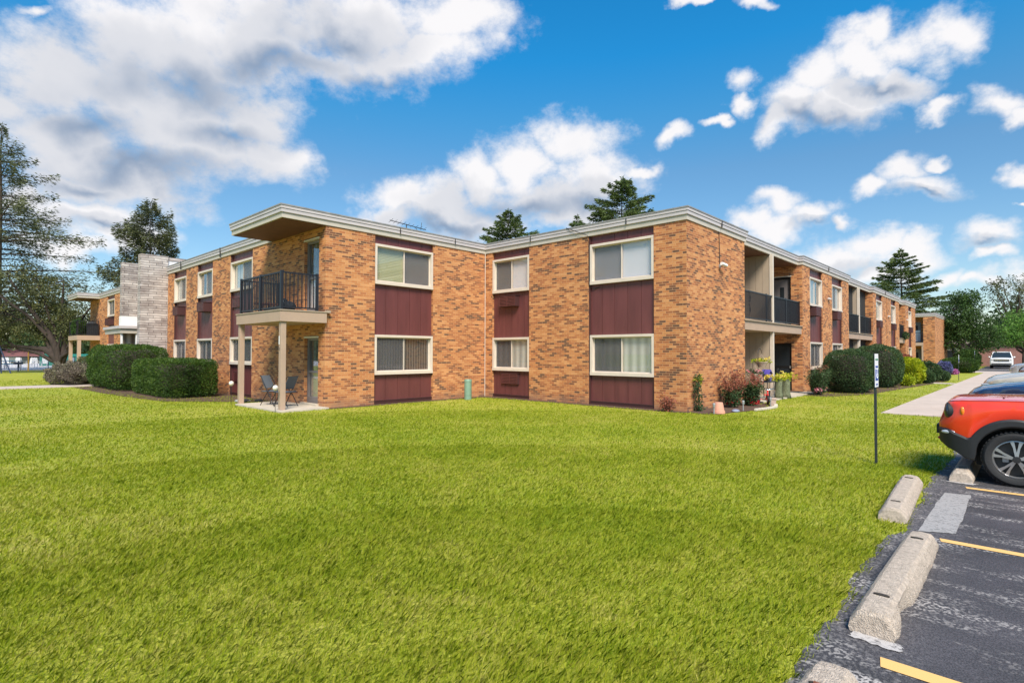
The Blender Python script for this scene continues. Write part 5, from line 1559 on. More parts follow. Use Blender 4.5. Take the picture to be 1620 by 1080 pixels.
def make_wheel(root, x, y, R_, w, rimr, side, style=0):
    t = MB()
    t.lathe([(rimr, -w / 2 + .015), (rimr + .03, -w / 2), (R_ - .035, -w / 2), (R_ - .008, -w / 2 + .025), (R_, -w / 2 + .05), (R_, w / 2 - .05), (R_ - .008, w / 2 - .025), (R_ - .035, w / 2), (rimr + .03, w / 2), (rimr, w / 2 - .015)], (x, y, R_), 40, 'y', False)
    for k in range(44):
        a = 2 * math.pi * k / 44
        c, s = math.cos(a), math.sin(a)
        for q in (-1, 1):
            b = [(R_ - .004, q * w * .18), (R_ - .004, q * w * .44), (R_ + .006, q * w * .42), (R_ + .006, q * w * .20)]
            vs = []
            for da in (-.035, .035):
                for r, yy in b: vs.append((x + r * math.cos(a + da), y + yy, R_ + r * math.sin(a + da)))
            t.add(vs, [(0, 1, 2, 3), (7, 6, 5, 4), (0, 4, 5, 1), (1, 5, 6, 2), (2, 6, 7, 3), (3, 7, 4, 0)])
    wh = t.build('wheel', M_RUBBER, root, smooth=True, angle=35)
    r = MB()
    o = y + side * w * .30
    r.lathe([(rimr * .93, -.06), (rimr + .004, -.06), (rimr + .008, .012), (rimr - .012, .016), (rimr * .90, -.01)], (x, o, R_), 40, 'y', False) if side > 0 else r.lathe([(rimr * .93, .06), (rimr + .004, .06), (rimr + .008, -.012), (rimr - .012, -.016), (rimr * .90, .01)], (x, o, R_), 40, 'y', False)
    n = 5
    for k in range(n):
        a = 2 * math.pi * k / n + .32
        for da, wd in ((-.2, .015), (.2, .015)) if style == 0 else ((0, .05),):
            vs = []
            for rr, ww in ((rimr * .16, wd * .9), (rimr * .62, wd * .75), (rimr * .96, wd * 1.35)):
                aa = a + da * (rr / rimr) ** .5
                cx, cz = rr * math.cos(aa), rr * math.sin(aa)
                tx, tz = -math.sin(aa), math.cos(aa)
                dep = side * (.004 + .018 * (1 - rr / rimr))
                for sg in (-1, 1):
                    for dd in (0, -.03):
                        vs.append((x + cx + tx * ww * sg / 1.0, o + dep + side * dd, R_ + cz + tz * ww * sg))
            fs = []
            for i in range(2):
                b = i * 4; fs += [(b, b + 2, b + 6, b + 4), (b + 1, b + 5, b + 7, b + 3), (b, b + 4, b + 5, b + 1), (b + 2, b + 3, b + 7, b + 6)]
            fs += [(0, 1, 3, 2), (8, 10, 11, 9)]
            r.add(vs, fs)
    r.build('rim', M_RIM, wh, smooth=True, angle=30)
    d = MB(); d.lathe([(.001, -.004), (rimr * .92, -.004), (rimr * .92, .004), (.001, .004)], (x, o - side * .055, R_), 32, 'y')
    d.build('brake_disc', M_RIMD, wh)
    c = MB(); c.lathe([(.001, -.03), (rimr * .20, -.03), (rimr * .17, .028), (.001, .030)] if side > 0 else [(.001, .03), (rimr * .20, .03), (rimr * .17, -.028), (.001, -.030)], (x, o, R_), 20, 'y')
    c.build('hub_cap', M_RIMD, wh, smooth=True, angle=30)
    c = MB(); c.box(x + rimr * .30, x + rimr * .58, o - side * .05, o - side * .025, R_ - .05, R_ + .05) ; c.build('brake_caliper', M_GREY, wh, bevel=.008)
    return wh


def car(name, label, cat, nose, center_u, S, paint, rz=R(90), group='cars parked nose-in along the lawn', nose_dir=(0, 1)):
    L_, W = S['L'], S['W']; hw = W / 2
    loc = (nose[0] - nose_dir[0] * L_ / 2, nose[1] - nose_dir[1] * L_ / 2, 0.006)
    root = thing(name, label, cat, loc, rz, group)
    X = lambda s: L_ / 2 - s
    wx = [S['fw'], S['fw'] + S['wb']]; wr = S['wr']; ar = S['ar']

    def arch(s, r, base):
        z = base
        for c in wx:
            q = r * r - (s - c) ** 2
            if q > 0: z = max(z, wr + math.sqrt(q) * (1 if q else 0))
        return z
    st = sorted(set([0, .01, .03, .06, .1, .15, .2, .26, .33, .4] + [round(L_ - k, 3) for k in (0, .01, .03, .06, .1, .15, .2, .3, .4)] + [round(.45 + .04 * i, 3) for i in range(int((L_ - .85) / .04))]
                    + [round(c + sg * r * f, 4) for c in wx for r in (ar, ar + .09) for sg in (-1, 1) for f in (.999, .97, .9, .8, .65)]))
    zl = lambda s: arch(s, ar, lerp_tab(S['low'], s))
    clad = S.get('clad')
    zc = (lambda s: arch(s, ar + .10, lerp_tab(clad, s))) if clad else zl
    w_ = lambda s: hw * lerp_tab(S['plan'], s) / 1.0 if s < L_ / 2 else hw * lerp_tab(S['planr'], L_ - s)
    top = lambda s: lerp_tab(S['top'], s); sh = lambda s: lerp_tab(S['shoulder'], s)

    def shift(s, z):
        f = max(0, 1 - s / .55); g = max(0, 1 - (L_ - s) / .5)
        return -lerp_tab(S['nose'], z) * f * f + lerp_tab(S.get('tail', [(0, 0), (1, 0)]), z) * g * g

    def loft(rows, nm, mat):
        vs = []; k = len(rows)
        for s in st:
            half = []
            for fy, fz in rows:
                y, z = fy(s), fz(s)
                half.append((X(s) + shift(s, z), y, z))
            ring = half + [(x, -y, z) for x, y, z in reversed(half) if abs(y) > 1e-6]
            vs += ring; m_ = len(ring)
        fs = []
        for i in range(len(st) - 1):
            for j in range(m_ - 1):
                fs.append((i * m_ + j, (i + 1) * m_ + j, (i + 1) * m_ + j + 1, i * m_ + j + 1))
        fs.append(tuple(range(m_))); fs.append(tuple(range((len(st) - 1) * m_, len(st) * m_)))
        mb = MB(); mb.add(vs, fs)
        return mb.build(nm, mat, root, smooth=True, angle=32)
    body = [(lambda s: w_(s) - .10, lambda s: zc(s) + .002), (lambda s: w_(s) * .985, zc), (lambda s: w_(s), lambda s: zc(s) + (sh(s) - zc(s)) * .22), (lambda s: w_(s) * 1.004, lambda s: zc(s) + (sh(s) - zc(s)) * .5),
            (lambda s: w_(s) * .997, lambda s: zc(s) + (sh(s) - zc(s)) * .8), (lambda s: w_(s) * .985, lambda s: sh(s) - .03), (lambda s: w_(s) * .958, lambda s: sh(s) - .004), (lambda s: w_(s) * .94, lambda s: sh(s)), (lambda s: w_(s) * .80, lambda s: sh(s) + (top(s) - sh(s)) * .45), (lambda s: w_(s) * .5, lambda s: sh(s) + (top(s) - sh(s)) * .85), (lambda s: 0.0, top)]
    loft(body, 'body', paint)
    if clad:
        loft([(lambda s: w_(s) - .16, lambda s: zl(s) + .003), (lambda s: w_(s) + .006, lambda s: zl(s)), (lambda s: w_(s) + .020, lambda s: zl(s) + .02), (lambda s: w_(s) + .020, lambda s: zc(s) - .02), (lambda s: w_(s) + .004, lambda s: zc(s) + .004), (lambda s: w_(s) * .5, lambda s: zc(s) + .0045), (lambda s: 0.0, lambda s: zc(s) + .005)], 'bumper_cladding', M_BLKPL)
    ub = MB(); ub.box(X(L_ - .25), X(.42), -hw + .26, hw - .26, .20, .62); ub.build('underbody', M_DARK, root)
    for c in wx:
        wl = MB(); wl.box(X(c + ar + .02), X(c - ar - .02), -hw + .22, hw - .22, .45, min(wr + ar + .06, sh(c) - .03)); wl.build('wheel_well', M_DARK, root)
    for c in wx:
        for sd_ in (1, -1):
            make_wheel(root, X(c), sd_ * (hw - .115), wr, .215, S['rim'], sd_, S.get('style', 0))
    # cabin
    a, b, c, d = S['cabin']; H = S['H']; zb = lambda s: sh(s) - .015
    for nm, mat, e0, e1 in (('windows', M_CARGL, 0, .0),):
        yb, yt = hw * .90, hw * .70
        prof = [(a, zb(a)), (b, H - .07), (c, H - .07), (d, zb(d))]
        mid = [(a + (b - a) * .5, (zb(a) + H) / 2 + .02)]
        P = [(a, zb(a)), mid[0], (b, H - .06), ((b + c) / 2, H - .04), (c, H - .06), (d, zb(d))]
        vs = []
        for s, z in P:
            t = (z - zb(a)) / (H - zb(a)); y = yb + (yt - yb) * t
            vs += [(X(s), y, z), (X(s), -y, z)]
        vs += [(X(a), yb, zb(a) - .1), (X(a), -yb, zb(a) - .1), (X(d), yb, zb(d) - .1), (X(d), -yb, zb(d) - .1)]
        n = len(P)
        fs = [(2 * i, 2 * i + 1, 2 * i + 3, 2 * i + 2) for i in range(n - 1)]
        fs += [tuple([2 * i for i in range(n)] + [2 * n + 2, 2 * n]), tuple([2 * i + 1 for i in range(n)] + [2 * n + 3, 2 * n + 1])]
        wmb = MB(); wmb.add(vs, fs); wmb.build(nm, mat, root)
    rf = MB()
    ys = [-.70, -.66, -.4, 0, .4, .66, .70]
    ss = [b - .05, b + .08, b + (c - b) * .35, b + (c - b) * .7, c - .08, c + .05]
    zs = [H - .055, H - .02, H, H - .003, H - .02, H - .06]
    vs = [(X(s), y * hw * 1.02, z - .035 * abs(y / .7) ** 3) for s, z in zip(ss, zs) for y in ys]
    k = len(ys)
    vs += [(x, y, z - .05) for x, y, z in vs]
    o_ = len(ss) * k
    fs = [(i * k + j, (i + 1) * k + j, (i + 1) * k + j + 1, i * k + j + 1) for i in range(len(ss) - 1) for j in range(k - 1)]
    fs += [tuple(v + o_ for v in f) for f in fs]
    for i in range(len(ss) - 1):
        for j in (0, k - 1): fs.append((i * k + j, (i + 1) * k + j, (i + 1) * k + j + o_, i * k + j + o_))
    for j in range(k - 1):
        for i in (0, len(ss) - 1): fs.append((i * k + j, i * k + j + 1, i * k + j + 1 + o_, i * k + j + o_))
    rf.add(vs, fs)
    for sg in (-1, 1):
        rf.path([(X(a - .02), sg * hw * .90, zb(a)), (X(b), sg * hw * .705, H - .05)], [.035, .035], 6)
        rf.path([(X(d + .02), sg * hw * .90, zb(d)), (X(c), sg * hw * .705, H - .05)], [.06, .06], 6)
        m_ = (b + c) / 2 + .1
        rf.path([(X(m_), sg * hw * .905, zb(m_)), (X(m_), sg * hw * .71, H - .05)], [.03, .03], 6)
    rf.build('roof', paint, root, smooth=True, angle=40)
    for sg in (-1, 1):
        m_ = MB(); m_.ball((X(a + .35), sg * (hw + .07), zb(a) + .10), .11, 10, 6, (.6, .95, .75)); m_.build('mirror', paint, root, smooth=True)
    # lamps and grille
    for sg in (-1, 1):
        hx, hy, hz, rx, ry, rzz = S['lamp']
        m_ = MB(); m_.ball((X(hx), sg * hy, hz), 1, 16, 10, (rx, ry, rzz)); m_.build('headlight', S.get('lampmat', M_LAMP), root, smooth=True)
        m_ = MB(); m_.box(X(L_ - .02), X(L_ - .14), sg * hw * .6, sg * hw * .88, sh(L_) - .28, sh(L_) - .06); m_.build('tail_light', M_REDTOY, root, bevel=.02)
    gx, gw, g0, g1 = S['grille']
    m_ = MB(); m_.box(X(gx + .03), X(gx), -gw, gw, g0, g1); gr = m_.build('grille', M_BLKPL, root, bevel=.01)
    if S.get('slots'):
        q = MB()
        for i in range(7):
            yy = -gw + (i + .5) * 2 * gw / 7; q.box(X(gx), X(gx) + .012, yy - gw / 11, yy - gw / 11 + .03, g0 + .02, g1 - .02)
        q.build('grille_bars', paint, gr)
    elif S.get('bar'):
        q = MB(); q.box(X(gx), X(gx) + .02, -gw * .95, gw * .95, (g0 + g1) / 2 - .03, (g0 + g1) / 2 + .03); q.build('grille_bar', M_CHROME, gr)
    return root, X, hw


SUV = dict(L=4.2, W=1.80, H=1.68, fw=.82, wb=2.57, wr=.338, ar=.395, rim=.236, style=0,
           low=[(0, .46), (.06, .40), (.30, .29), (.5, .27), (3.7, .28), (4.0, .34), (4.2, .4)],
           clad=[(0, .66), (.12, .655), (.24, .60), (.36, .555), (.44, .56), (.52, .60), (1.3, .47), (3.0, .47), (3.9, .60), (4.2, .66)],
           plan=[(0, .76), (.03, .82), (.08, .875), (.15, .92), (.25, .955), (.4, .985), (.6, 1.0), (2.1, 1.0)], planr=[(0, .84), (.1, .92), (.3, .98), (.6, 1.0), (2.1, 1.0)],
           top=[(0, 1.0), (.02, 1.03), (.06, 1.048), (.2, 1.062), (.6, 1.078), (1.25, 1.10), (1.6, 1.12), (4.0, 1.12), (4.2, 1.05)],
           shoulder=[(0, .975), (.03, 1.0), (.1, 1.018), (.3, 1.032), (.7, 1.048), (1.3, 1.07), (3.9, 1.08), (4.2, .98)],
           nose=[(.25, .27), (.32, .20), (.42, .09), (.52, .03), (.60, .02), (.66, .045), (.70, .03), (.745, .05), (.78, .11), (.98, .12), (1.04, .135), (1.2, .17)],
           cabin=(1.22, 1.75, 3.75, 4.05), lamp=(.150, .715, .885, .050, .112, .108), lampmat=M_CARGL, grille=(.10, .55, .80, .97), slots=True)
root, X, hw = car('parked_car', 'bright red boxy SUV with black wheel arches, cut off by the right edge', 'car', (1.93, -14.35), 1.93, SUV, M_REDP)
for sg in (-1, 1):
    m = MB(); m.ball((X(.305), sg * hw * .945, .90), 1, 12, 8, (.028, .025, .062)); m.build('side_marker', M_AMBER, root, smooth=True)
    m = MB(); m.lathe([(.094, -.05), (.112, -.05), (.115, .018), (.104, .026), (.092, .0)], (0, 0, 0), 24, 'x', False)
    m.v = [(x + X(.150) - abs(y) * .25 * (1 if y * sg > 0 else 0), y * 1.0 + sg * .715, z * .98 + .885) for x, y, z in m.v]; m.build('headlight_bezel', M_BLKPL, root, smooth=True, angle=40)
    m = MB(); m.ball((X(.17), sg * .80, .615), 1, 12, 6, (.10, .045, .030)); m.build('fog_light', M_LAMP, root, smooth=True)
    m = MB(); m.path([(X(.14), sg * .35, .47), (X(.03), sg * .35, .455), (X(.0), sg * .35, .475), (X(.03), sg * .35, .50), (X(.12), sg * .35, .50)], .016, 6); m.build('tow_hook', M_REDPL, root)
    m = MB(); m.ball((X(.36), sg * .845, .47), 1, 12, 8, (.06, .03, .05)); m.build('bumper_recess', M_DARK, root, smooth=True)
for sg in (-1, 1):
    wq = lambda s_: hw * lerp_tab(SUV['plan'], s_)
    m = MB(); m.path([(X(s_) - .11 * max(0, 1 - s_ / .55) ** 2, sg * wq(s_) * .935, lerp_tab(SUV['shoulder'], s_) + .004) for s_ in (.08, .15, .25, .4, .6, .9, 1.2)], .0045, 5); m.build('hood_seam', M_DARK, root)
m = MB(); m.box(X(.05), X(-.025), -.30, .30, .53, .66); m.build('licence_plate', M_BLKPL, root, bevel=.008)
m = MB(); m.ball((X(.70), .55, 1.072), .012, 8, 5); m.ball((X(.95), -.45, 1.085), .012, 8, 5); m.build('washer_nozzle', M_BLKPL, root)

SEDAN = dict(L=4.85, W=1.85, H=1.45, fw=.92, wb=2.82, wr=.335, ar=.38, rim=.235, style=1,
             low=[(0, .26), (.2, .20), (.5, .17), (4.4, .2), (4.85, .34)],
             plan=[(0, .55), (.04, .68), (.12, .80), (.25, .90), (.45, .965), (.75, 1.0), (2.4, 1.0)], planr=[(0, .78), (.12, .9), (.4, .98), (2.4, 1.0)],
             top=[(0, .66), (.03, .72), (.12, .80), (.35, .89), (.8, .97), (1.4, 1.05), (4.2, 1.06), (4.6, 1.03), (4.85, .95)],
             shoulder=[(0, .60), (.05, .68), (.15, .735), (.4, .81), (.9, .90), (1.5, .95), (4.2, .99), (4.85, .88)],
             nose=[(.15, .10), (.3, .02), (.5, .0), (.6, .03), (.75, .08), (1.0, .12)],
             cabin=(1.30, 2.15, 3.45, 4.35), lamp=(.26, .72, .655, .20, .11, .048), grille=(.0, .42, .30, .60), bar=True)
root, X, hw = car('parked_car', 'dark blue sedan with sharp headlights behind the red car', 'car', (9.90, -14.10), 9.9, SEDAN, M_BLUEP)
m = MB()
for sg in (-1, 1):
    m.box(X(1.72), X(1.45), sg * (hw - .01), sg * (hw + .008), .74, .765)
m.build('door_badge', M_CHROME, root)
for sg in (-1, 1):
    m = MB(); m.ball((X(.42), sg * .80, .70), 1, 12, 8, (.16, .035, .02)); m.build('amber_reflector', mk('peach_lens', (.55, .30, .22), .15), root, smooth=True)
m = MB(); m.box(X(.06), X(-.05), -.30, .30, .27, .33); m.build('bumper_lip', M_BLKPL, root, bevel=.01)
car('parked_car', 'beige sedan showing just its bonnet above the dark blue car', 'car', (12.6, -14.22), 12.6, dict(SEDAN, H=1.60, top=[(s_, z_ + .17) for s_, z_ in SEDAN['top']], shoulder=[(s_, z_ + .15) for s_, z_ in SEDAN['shoulder']], lamp=(.26, .72, .80, .20, .11, .048), grille=(.0, .42, .40, .72)), M_BEIGEP)
car('parked_car', 'silver sedan far down the row, nose toward the sidewalk', 'car', (49.3, -14.05), 49.3, dict(SEDAN), M_SILVP)
car('parked_car', 'mauve-grey hatchback just inside the right edge, next before the silver sedan', 'car', (40.3, -14.72), 40.3, dict(SEDAN, L=4.5, H=1.5, cabin=(1.2, 1.95, 3.4, 4.2), wb=2.6), M_MAUVEP)
PICK = dict(L=5.8, W=2.03, H=1.95, fw=.98, wb=3.7, wr=.41, ar=.47, rim=.26, style=1,
            low=[(0, .42), (.3, .38), (5.4, .42), (5.8, .5)], plan=[(0, .90), (.05, .95), (.2, .99), (.5, 1), (3, 1)], planr=[(0, .97), (.2, 1), (3, 1)],
            top=[(0, 1.12), (.03, 1.18), (.15, 1.22), (1.3, 1.28), (3.6, 1.3), (5.8, 1.3)], shoulder=[(0, 1.05), (.05, 1.12), (.2, 1.16), (1.3, 1.22), (5.8, 1.27)],
            nose=[(.4, .05), (.6, 0), (1.1, .02), (1.3, .06)], cabin=(1.35, 1.95, 3.7, 3.9), lamp=(.09, .80, 1.0, .09, .17, .08), lampmat=M_CARGL, grille=(-.01, .66, .84, 1.08), bar=True)
root, X, hw = car('pickup_truck', 'white pickup truck facing the camera at the end of the drive', 'pickup truck', (75.0, -12.78), 0, PICK, M_WHITEP, rz=R(181), group='', nose_dir=(-1, 0))
if 'group' in root: del root['group']
m = MB(); m.box(X(.04), X(-.05), -.85, .85, .48, .60); m.build('lower_bumper', M_BLKPL, root, bevel=.02)
m = MB(); m.box(X(-.05), X(-.06), -.17, .17, .62, .74); m.build('licence_plate', M_SIGNW, root)

# ================================================================== THINGS BY THE CORNER PATIO
def folding_chair(label, loc, rz):
    root = thing('folding_chair', label, 'chair', loc, rz, 'black metal chairs on the corner patio')
    for sg in (-1, 1):
        y = sg * .24
        a = MB(); a.path([(.24, y, 0), (.02, y, .42), (-.20, y, .86), (-.25, y * .9, .90)], .013, 6); a.build('leg', M_BLACKMET, root)
        b = MB(); b.path([(-.24, y * .92, 0), (.0, y * .92, .40), (.20, y * .92, .60), (.24, y * .92, .62)], .013, 6); b.build('leg', M_BLACKMET, root)
    s = MB(); s.box(-.20, .24, -.23, .23, .415, .44); s.build('seat', M_GREYFAB, root, bevel=.008)
    f = MB(); f.path([(-.22, -.23, .42), (.26, -.23, .42), (.26, .23, .42), (-.22, .23, .42), (-.22, -.23, .42)], .012, 6); f.build('seat_frame', M_BLACKMET, root)
    bk = MB(); bk.add([(-.07, -.22, .52), (-.07, .22, .52), (-.25, .21, .90), (-.25, -.21, .90), (-.085, -.22, .52), (-.085, .22, .52), (-.265, .21, .90), (-.265, -.21, .90)], [(0, 1, 2, 3), (7, 6, 5, 4), (0, 4, 5, 1), (1, 5, 6, 2), (2, 6, 7, 3), (3, 7, 4, 0)])
    bk.build('backrest', M_GREYFAB, root)
    return root


folding_chair('black metal chair with grey back turned to the wall, between the two patio posts', (-.80, 1.75, .05), R(-60))
folding_chair('black metal chair half hidden by the near patio post', (-.72, 0.95, .05), R(115))
t = thing('leaning_frame', 'rusty brown metal hoop frame leaning on the brick behind the patio chairs', 'frame', (-.25, 2.62, .05))
m = MB(); m.path([(-.12, -.15, 0), (0.06, -.15, .80), (.08, -.05, .86), (.08, .12, .86), (.06, .2, .8), (-.12, .2, 0)], .010, 6); m.build('hoop', M_RUST, t)
for i, (u, v, lab_) in enumerate(((-1.50, -0.07, 'frosted globe lamp on a thin stake in front of the near patio post'), (-1.50, 3.10, 'frosted globe lamp on a thin stake beside the far patio post'))):
    t = thing('garden_globe', lab_, 'garden light', (u, v, 0), 0, 'globe lights on stakes at the patio')
    m = MB(); m.tube((0, 0, -.05), (0, 0, .62), .007, n=6); m.build('stake', M_BLACKMET, t)
    m = MB(); m.ball((0, 0, .68), .075, 16, 10); m.lathe([(.001, .60), (.03, .60), (.025, .625), (.001, .63)], n=10); m.build('globe', M_GLOBE, t, smooth=True)
t = thing('clutter_pile', 'low pile of dark plastic junk on the ground left of the far patio post', 'debris', (-.75, 3.9, 0))
for i in range(7):
    random.seed(60 + i); m = MB(); m.ball((random.uniform(-.35, .35), random.uniform(-.5, .5), .05), .09, 8, 5, (random.uniform(.6, 1.6), random.uniform(.6, 1.5), random.uniform(.5, .9)))
    m.build('dark_object' if i % 2 else 'grey_object', M_DKFAB if i % 3 else M_GREY, t)
# on the balcony
t = thing('garbage_bag', 'black bag slumped at the balcony corner behind the railing', 'bag', (-1.0, .32, 2.862))
m = MB(); m.ball((0, 0, .12), .2, 14, 9, (1.2, 1.0, .8)); m.ball((-.08, .03, .27), .09, 10, 6, (1, .8, .9)); m.build('bag', M_DKFAB, t, smooth=True)
m = MB(); m.ball((-.16, -.04, .26), .035, 8, 6, (.6, .6, 1.4)); m.build('white_tip', M_WHITE, t, smooth=True)
t = thing('balcony_table', 'low reddish-brown wooden table at the far end of the corner balcony', 'table', (-.8, 2.25, 2.862))
m = MB(); m.lathe([(.001, .30), (.36, .30), (.37, .33), (.001, .34)], n=20); m.build('tabletop', M_WOODRD, t)
for a in range(4):
    m = MB(); m.tube((.24 * math.cos(a * 1.57 + .8), .24 * math.sin(a * 1.57 + .8), 0), (.22 * math.cos(a * 1.57 + .8), .22 * math.sin(a * 1.57 + .8), .30), .02, n=6); m.build('leg', M_WOODRD, t)
t = thing('folded_mat', 'dark flat cushion lying on the balcony floor between table and bag', 'cushion', (-1.0, 1.05, 2.862))
m = MB(); m.box(-.25, .25, -.4, .35, 0, .10); m.build('cushion', M_DKFAB, t, bevel=.03)

t = thing('utility_pedestal', 'pale green cylindrical utility pedestal against the wall near the inner corner', 'utility box', (5.08, -.72, 0))
m = MB(); m.lathe([(.001, 0), (.13, 0), (.13, .60), (.128, .62), (.135, .62), (.135, .69), (.12, .72), (.001, .73)], n=24); m.build('housing', M_GRNPL, t, smooth=True, angle=30)
m = MB(); m.lathe([(.133, .16), (.136, .16), (.136, .18), (.133, .18)], n=24); m.build('band', M_GRNPL, t)

# camera and its conduit
t = thing('security_camera', 'white bullet security camera on the brick side wall, cable running to the roof', 'security camera', (8.86, -8.215, 4.38))
m = MB(); m.box(-.05, .05, -.03, 0, -.05, .05); m.tube((0, -.03, 0), (0, -.10, .02), .02, n=8); m.build('bracket', M_GREY, t)
m = MB(); m.tube((-.12, -.12, .06), (.14, -.17, .02), .05, n=14); m.build('housing', M_WHITE, t, smooth=True, angle=40)
m = MB(); m.tube((.14, -.17, .02), (.15, -.172, .018), .04, n=14); m.build('lens', M_DARK, t)
m = MB(); m.path([(0, -.012, .05), (-.02, -.012, .6), (-.04, -.012, 1.06)], .012, 6); m.build('cable', M_BLKPL, t)

# roof things
t = thing('tv_antenna', 'thin crooked TV antenna standing on the roof edge', 'antenna', (4.0, 1.5, 5.83))
m = MB(); m.tube((0, 0, 0), (0, 0, .58), .016, n=6); m.build('mast', M_BLKPL, t)
m = MB(); ax = Vector((.80, -.30, 0)).normalized(); pr = Vector((.35, .93, 0))
m.tube(tuple(Vector((0, 0, .56)) - ax * .62 + Vector((0, 0, .10))), tuple(Vector((0, 0, .52)) + ax * .75 + Vector((0, 0, -.08))), .014, n=6)
for k in range(9):
    c = Vector((0, 0, .56)) + ax * (-.58 + k * .16) + Vector((0, 0, .09 - k * .022)); h_ = .34 - .015 * k
    m.tube(tuple(c - pr * h_), tuple(c + pr * h_), .006, n=5)
m.path([(ax.x * .55, ax.y * .55, .42), (ax.x * .5 + .1, ax.y * .5, .70)], .01, 5); m.path([(ax.x * .35, ax.y * .35, .48), (ax.x * .6, ax.y * .6, .16)], .01, 5)
m.build('boom', M_BLKPL, t)
t = thing('satellite_dish', 'grey satellite dish low on the roof beside the antenna', 'satellite dish', (3.1, 1.7, 5.83))
m = MB(); m.lathe([(.001, .04), (.12, .02), (.24, -.02), (.30, -.06), (.295, -.065), (.12, .0), (.001, .02)], n=24)
m.v = [(x, y * .75 + z * .2, .20 + y * .75 * .5 + z) for x, y, z in m.v]; m.build('dish', M_GREY, t, smooth=True)
m = MB(); m.tube((0, 0, 0), (0, 0, .2), .02, n=6); m.build('mount', M_BLKPL, t)

# ================================================================== GARDEN CORNER ON THE RIGHT
t = thing('terracotta_pot', 'upturned terracotta pot on the mulch at the building corner', 'flower pot', (6.82, -9.02, 0.01))
m = MB(); m.lathe([(.001, .30), (.105, .30), (.112, .285), (.150, .07), (.165, .065), (.170, .0), (.001, .0)], n=28); m.build('pot', M_TERRA, t, smooth=True, angle=35)
for (u, v, lab_) in ((6.56, -9.0, 'small grey solar path light left of the upturned pot'), (7.98, -9.25, 'small grey solar path light right of the upturned pot'), (9.75, -9.42, 'small pale solar path light at the block edging')):
    t = thing('path_light', lab_, 'garden light', (u, v, 0), 0, 'solar path lights at the flower bed')
    m = MB(); m.tube((0, 0, -.05), (0, 0, .22), .018, n=8); m.build('stake', M_GREY, t)
    m = MB(); m.lathe([(.001, .20), (.035, .20), (.038, .27), (.042, .275), (.036, .30), (.001, .31)], n=14); m.build('lamp', M_GREY, t, smooth=True, angle=30)
t = thing('garden_stone', 'rounded bluish grey stone on the mulch between the two path lights', 'stone', (7.55, -9.2, 0))
m = MB(); m.ball((0, 0, .03), .12, 14, 8, (1.2, .9, .45)); m.build('stone', mk('bluish_stone', (.20, .22, .30), .6, var=.2, vscale=20), t, smooth=True)
for i in range(13):
    a = i / 12
    u = 8.25 + 1.9 * a; v = -9.52 - .12 * math.sin(a * 3.1) + .28 * max(0, a - .7)
    if i == 0:
        m = MB(); m.box(-.075, .075, -.04, .04, 0, .07); e0 = m.build('edging_block', M_EDGING, None, bevel=.012); e = e0
    else:
        e = e0.copy(); COL.objects.link(e)
    e.location = (u, v, 0.005); e.rotation_euler = (0, 0, .05 * math.sin(i * 2.1))
    tag(e, 'small pale concrete edging block in the row along the flower bed', 'edging block', 'edging blocks along the flower bed')

MARK_PETALS = [F_YELFL, F_PINKFL]


def hook_basket(label, loc, h, reach, rad, fl, seed, lvz):
    rng = np.random.default_rng(seed)
    s = thing('shepherd_hook', label[0], 'plant hook', loc)
    m = MB(); pts = [(0, 0, -.05), (0, 0, h)] + [(reach / 2 - reach / 2 * math.cos(a), 0, h + reach * .45 * math.sin(a)) for a in np.linspace(.4, 3.0, 8)] + [(reach, 0, h - .02)]
    m.path(pts, .009, 6); m.build('pole', M_BLACKMET, s)
    b = thing('hanging_basket', label[1], 'flower basket', (loc[0] + reach, loc[1], lvz))
    m = MB(); m.lathe([(.001, 0), (rad * .6, 0), (rad, .16), (rad * 1.06, .165), (rad * 1.06, .19), (.001, .19)], n=20); m.build('pot', M_WICKER, b, smooth=True, angle=35)
    m = MB()
    for a in (0, 2.1, 4.2): m.tube((rad * math.cos(a), rad * math.sin(a), .18), (0, 0, h - lvz - .03), .004, n=4)
    m.build('chain', M_WICKER, b)
    c = [(rng.normal() * rad * .7, rng.normal() * rad * .7, .22 + rng.normal() * .03) for _ in range(18)]
    quads_mesh('leaves', leaf_cloud(c, [.07] * len(c), 24, .05, rng), F_GOLD if seed % 2 else F_ROSE, b)
    c = [(rng.normal() * rad * .8, rng.normal() * rad * .8, .27 + rng.normal() * .03) for _ in range(11)]
    quads_mesh('flowers', leaf_cloud(c, [.03] * len(c), 16, .04, rng, aspect=.9), fl, b)


hook_basket(('thin black hook pole holding the upper yellow flower basket', 'upper hanging basket full of yellow flowers under the balcony'), (11.35, -8.50, 0), 1.66, .35, .19, F_YELFL, 51, 1.18)
hook_basket(('thin hook pole holding the lower sparse basket by the wall end', 'lower hanging basket with dry reddish plants at the end of the brick wall'), (10.8, -8.52, 0), 1.30, .22, .16, F_PINKFL, 52, .78)
t = thing('garden_hook', 'small curled iron hook standing beside the stump planters', 'plant hook', (13.5, -8.45, 0))
m = MB(); m.path([(0, 0, -.02), (0, 0, 1.0)] + [(.08 - .08 * math.cos(a), 0, 1.0 + .10 * math.sin(a)) for a in np.linspace(.3, 3.1, 8)] + [(.16, 0, .85)], .010, 6); m.build('pole', M_BLKPL, t)

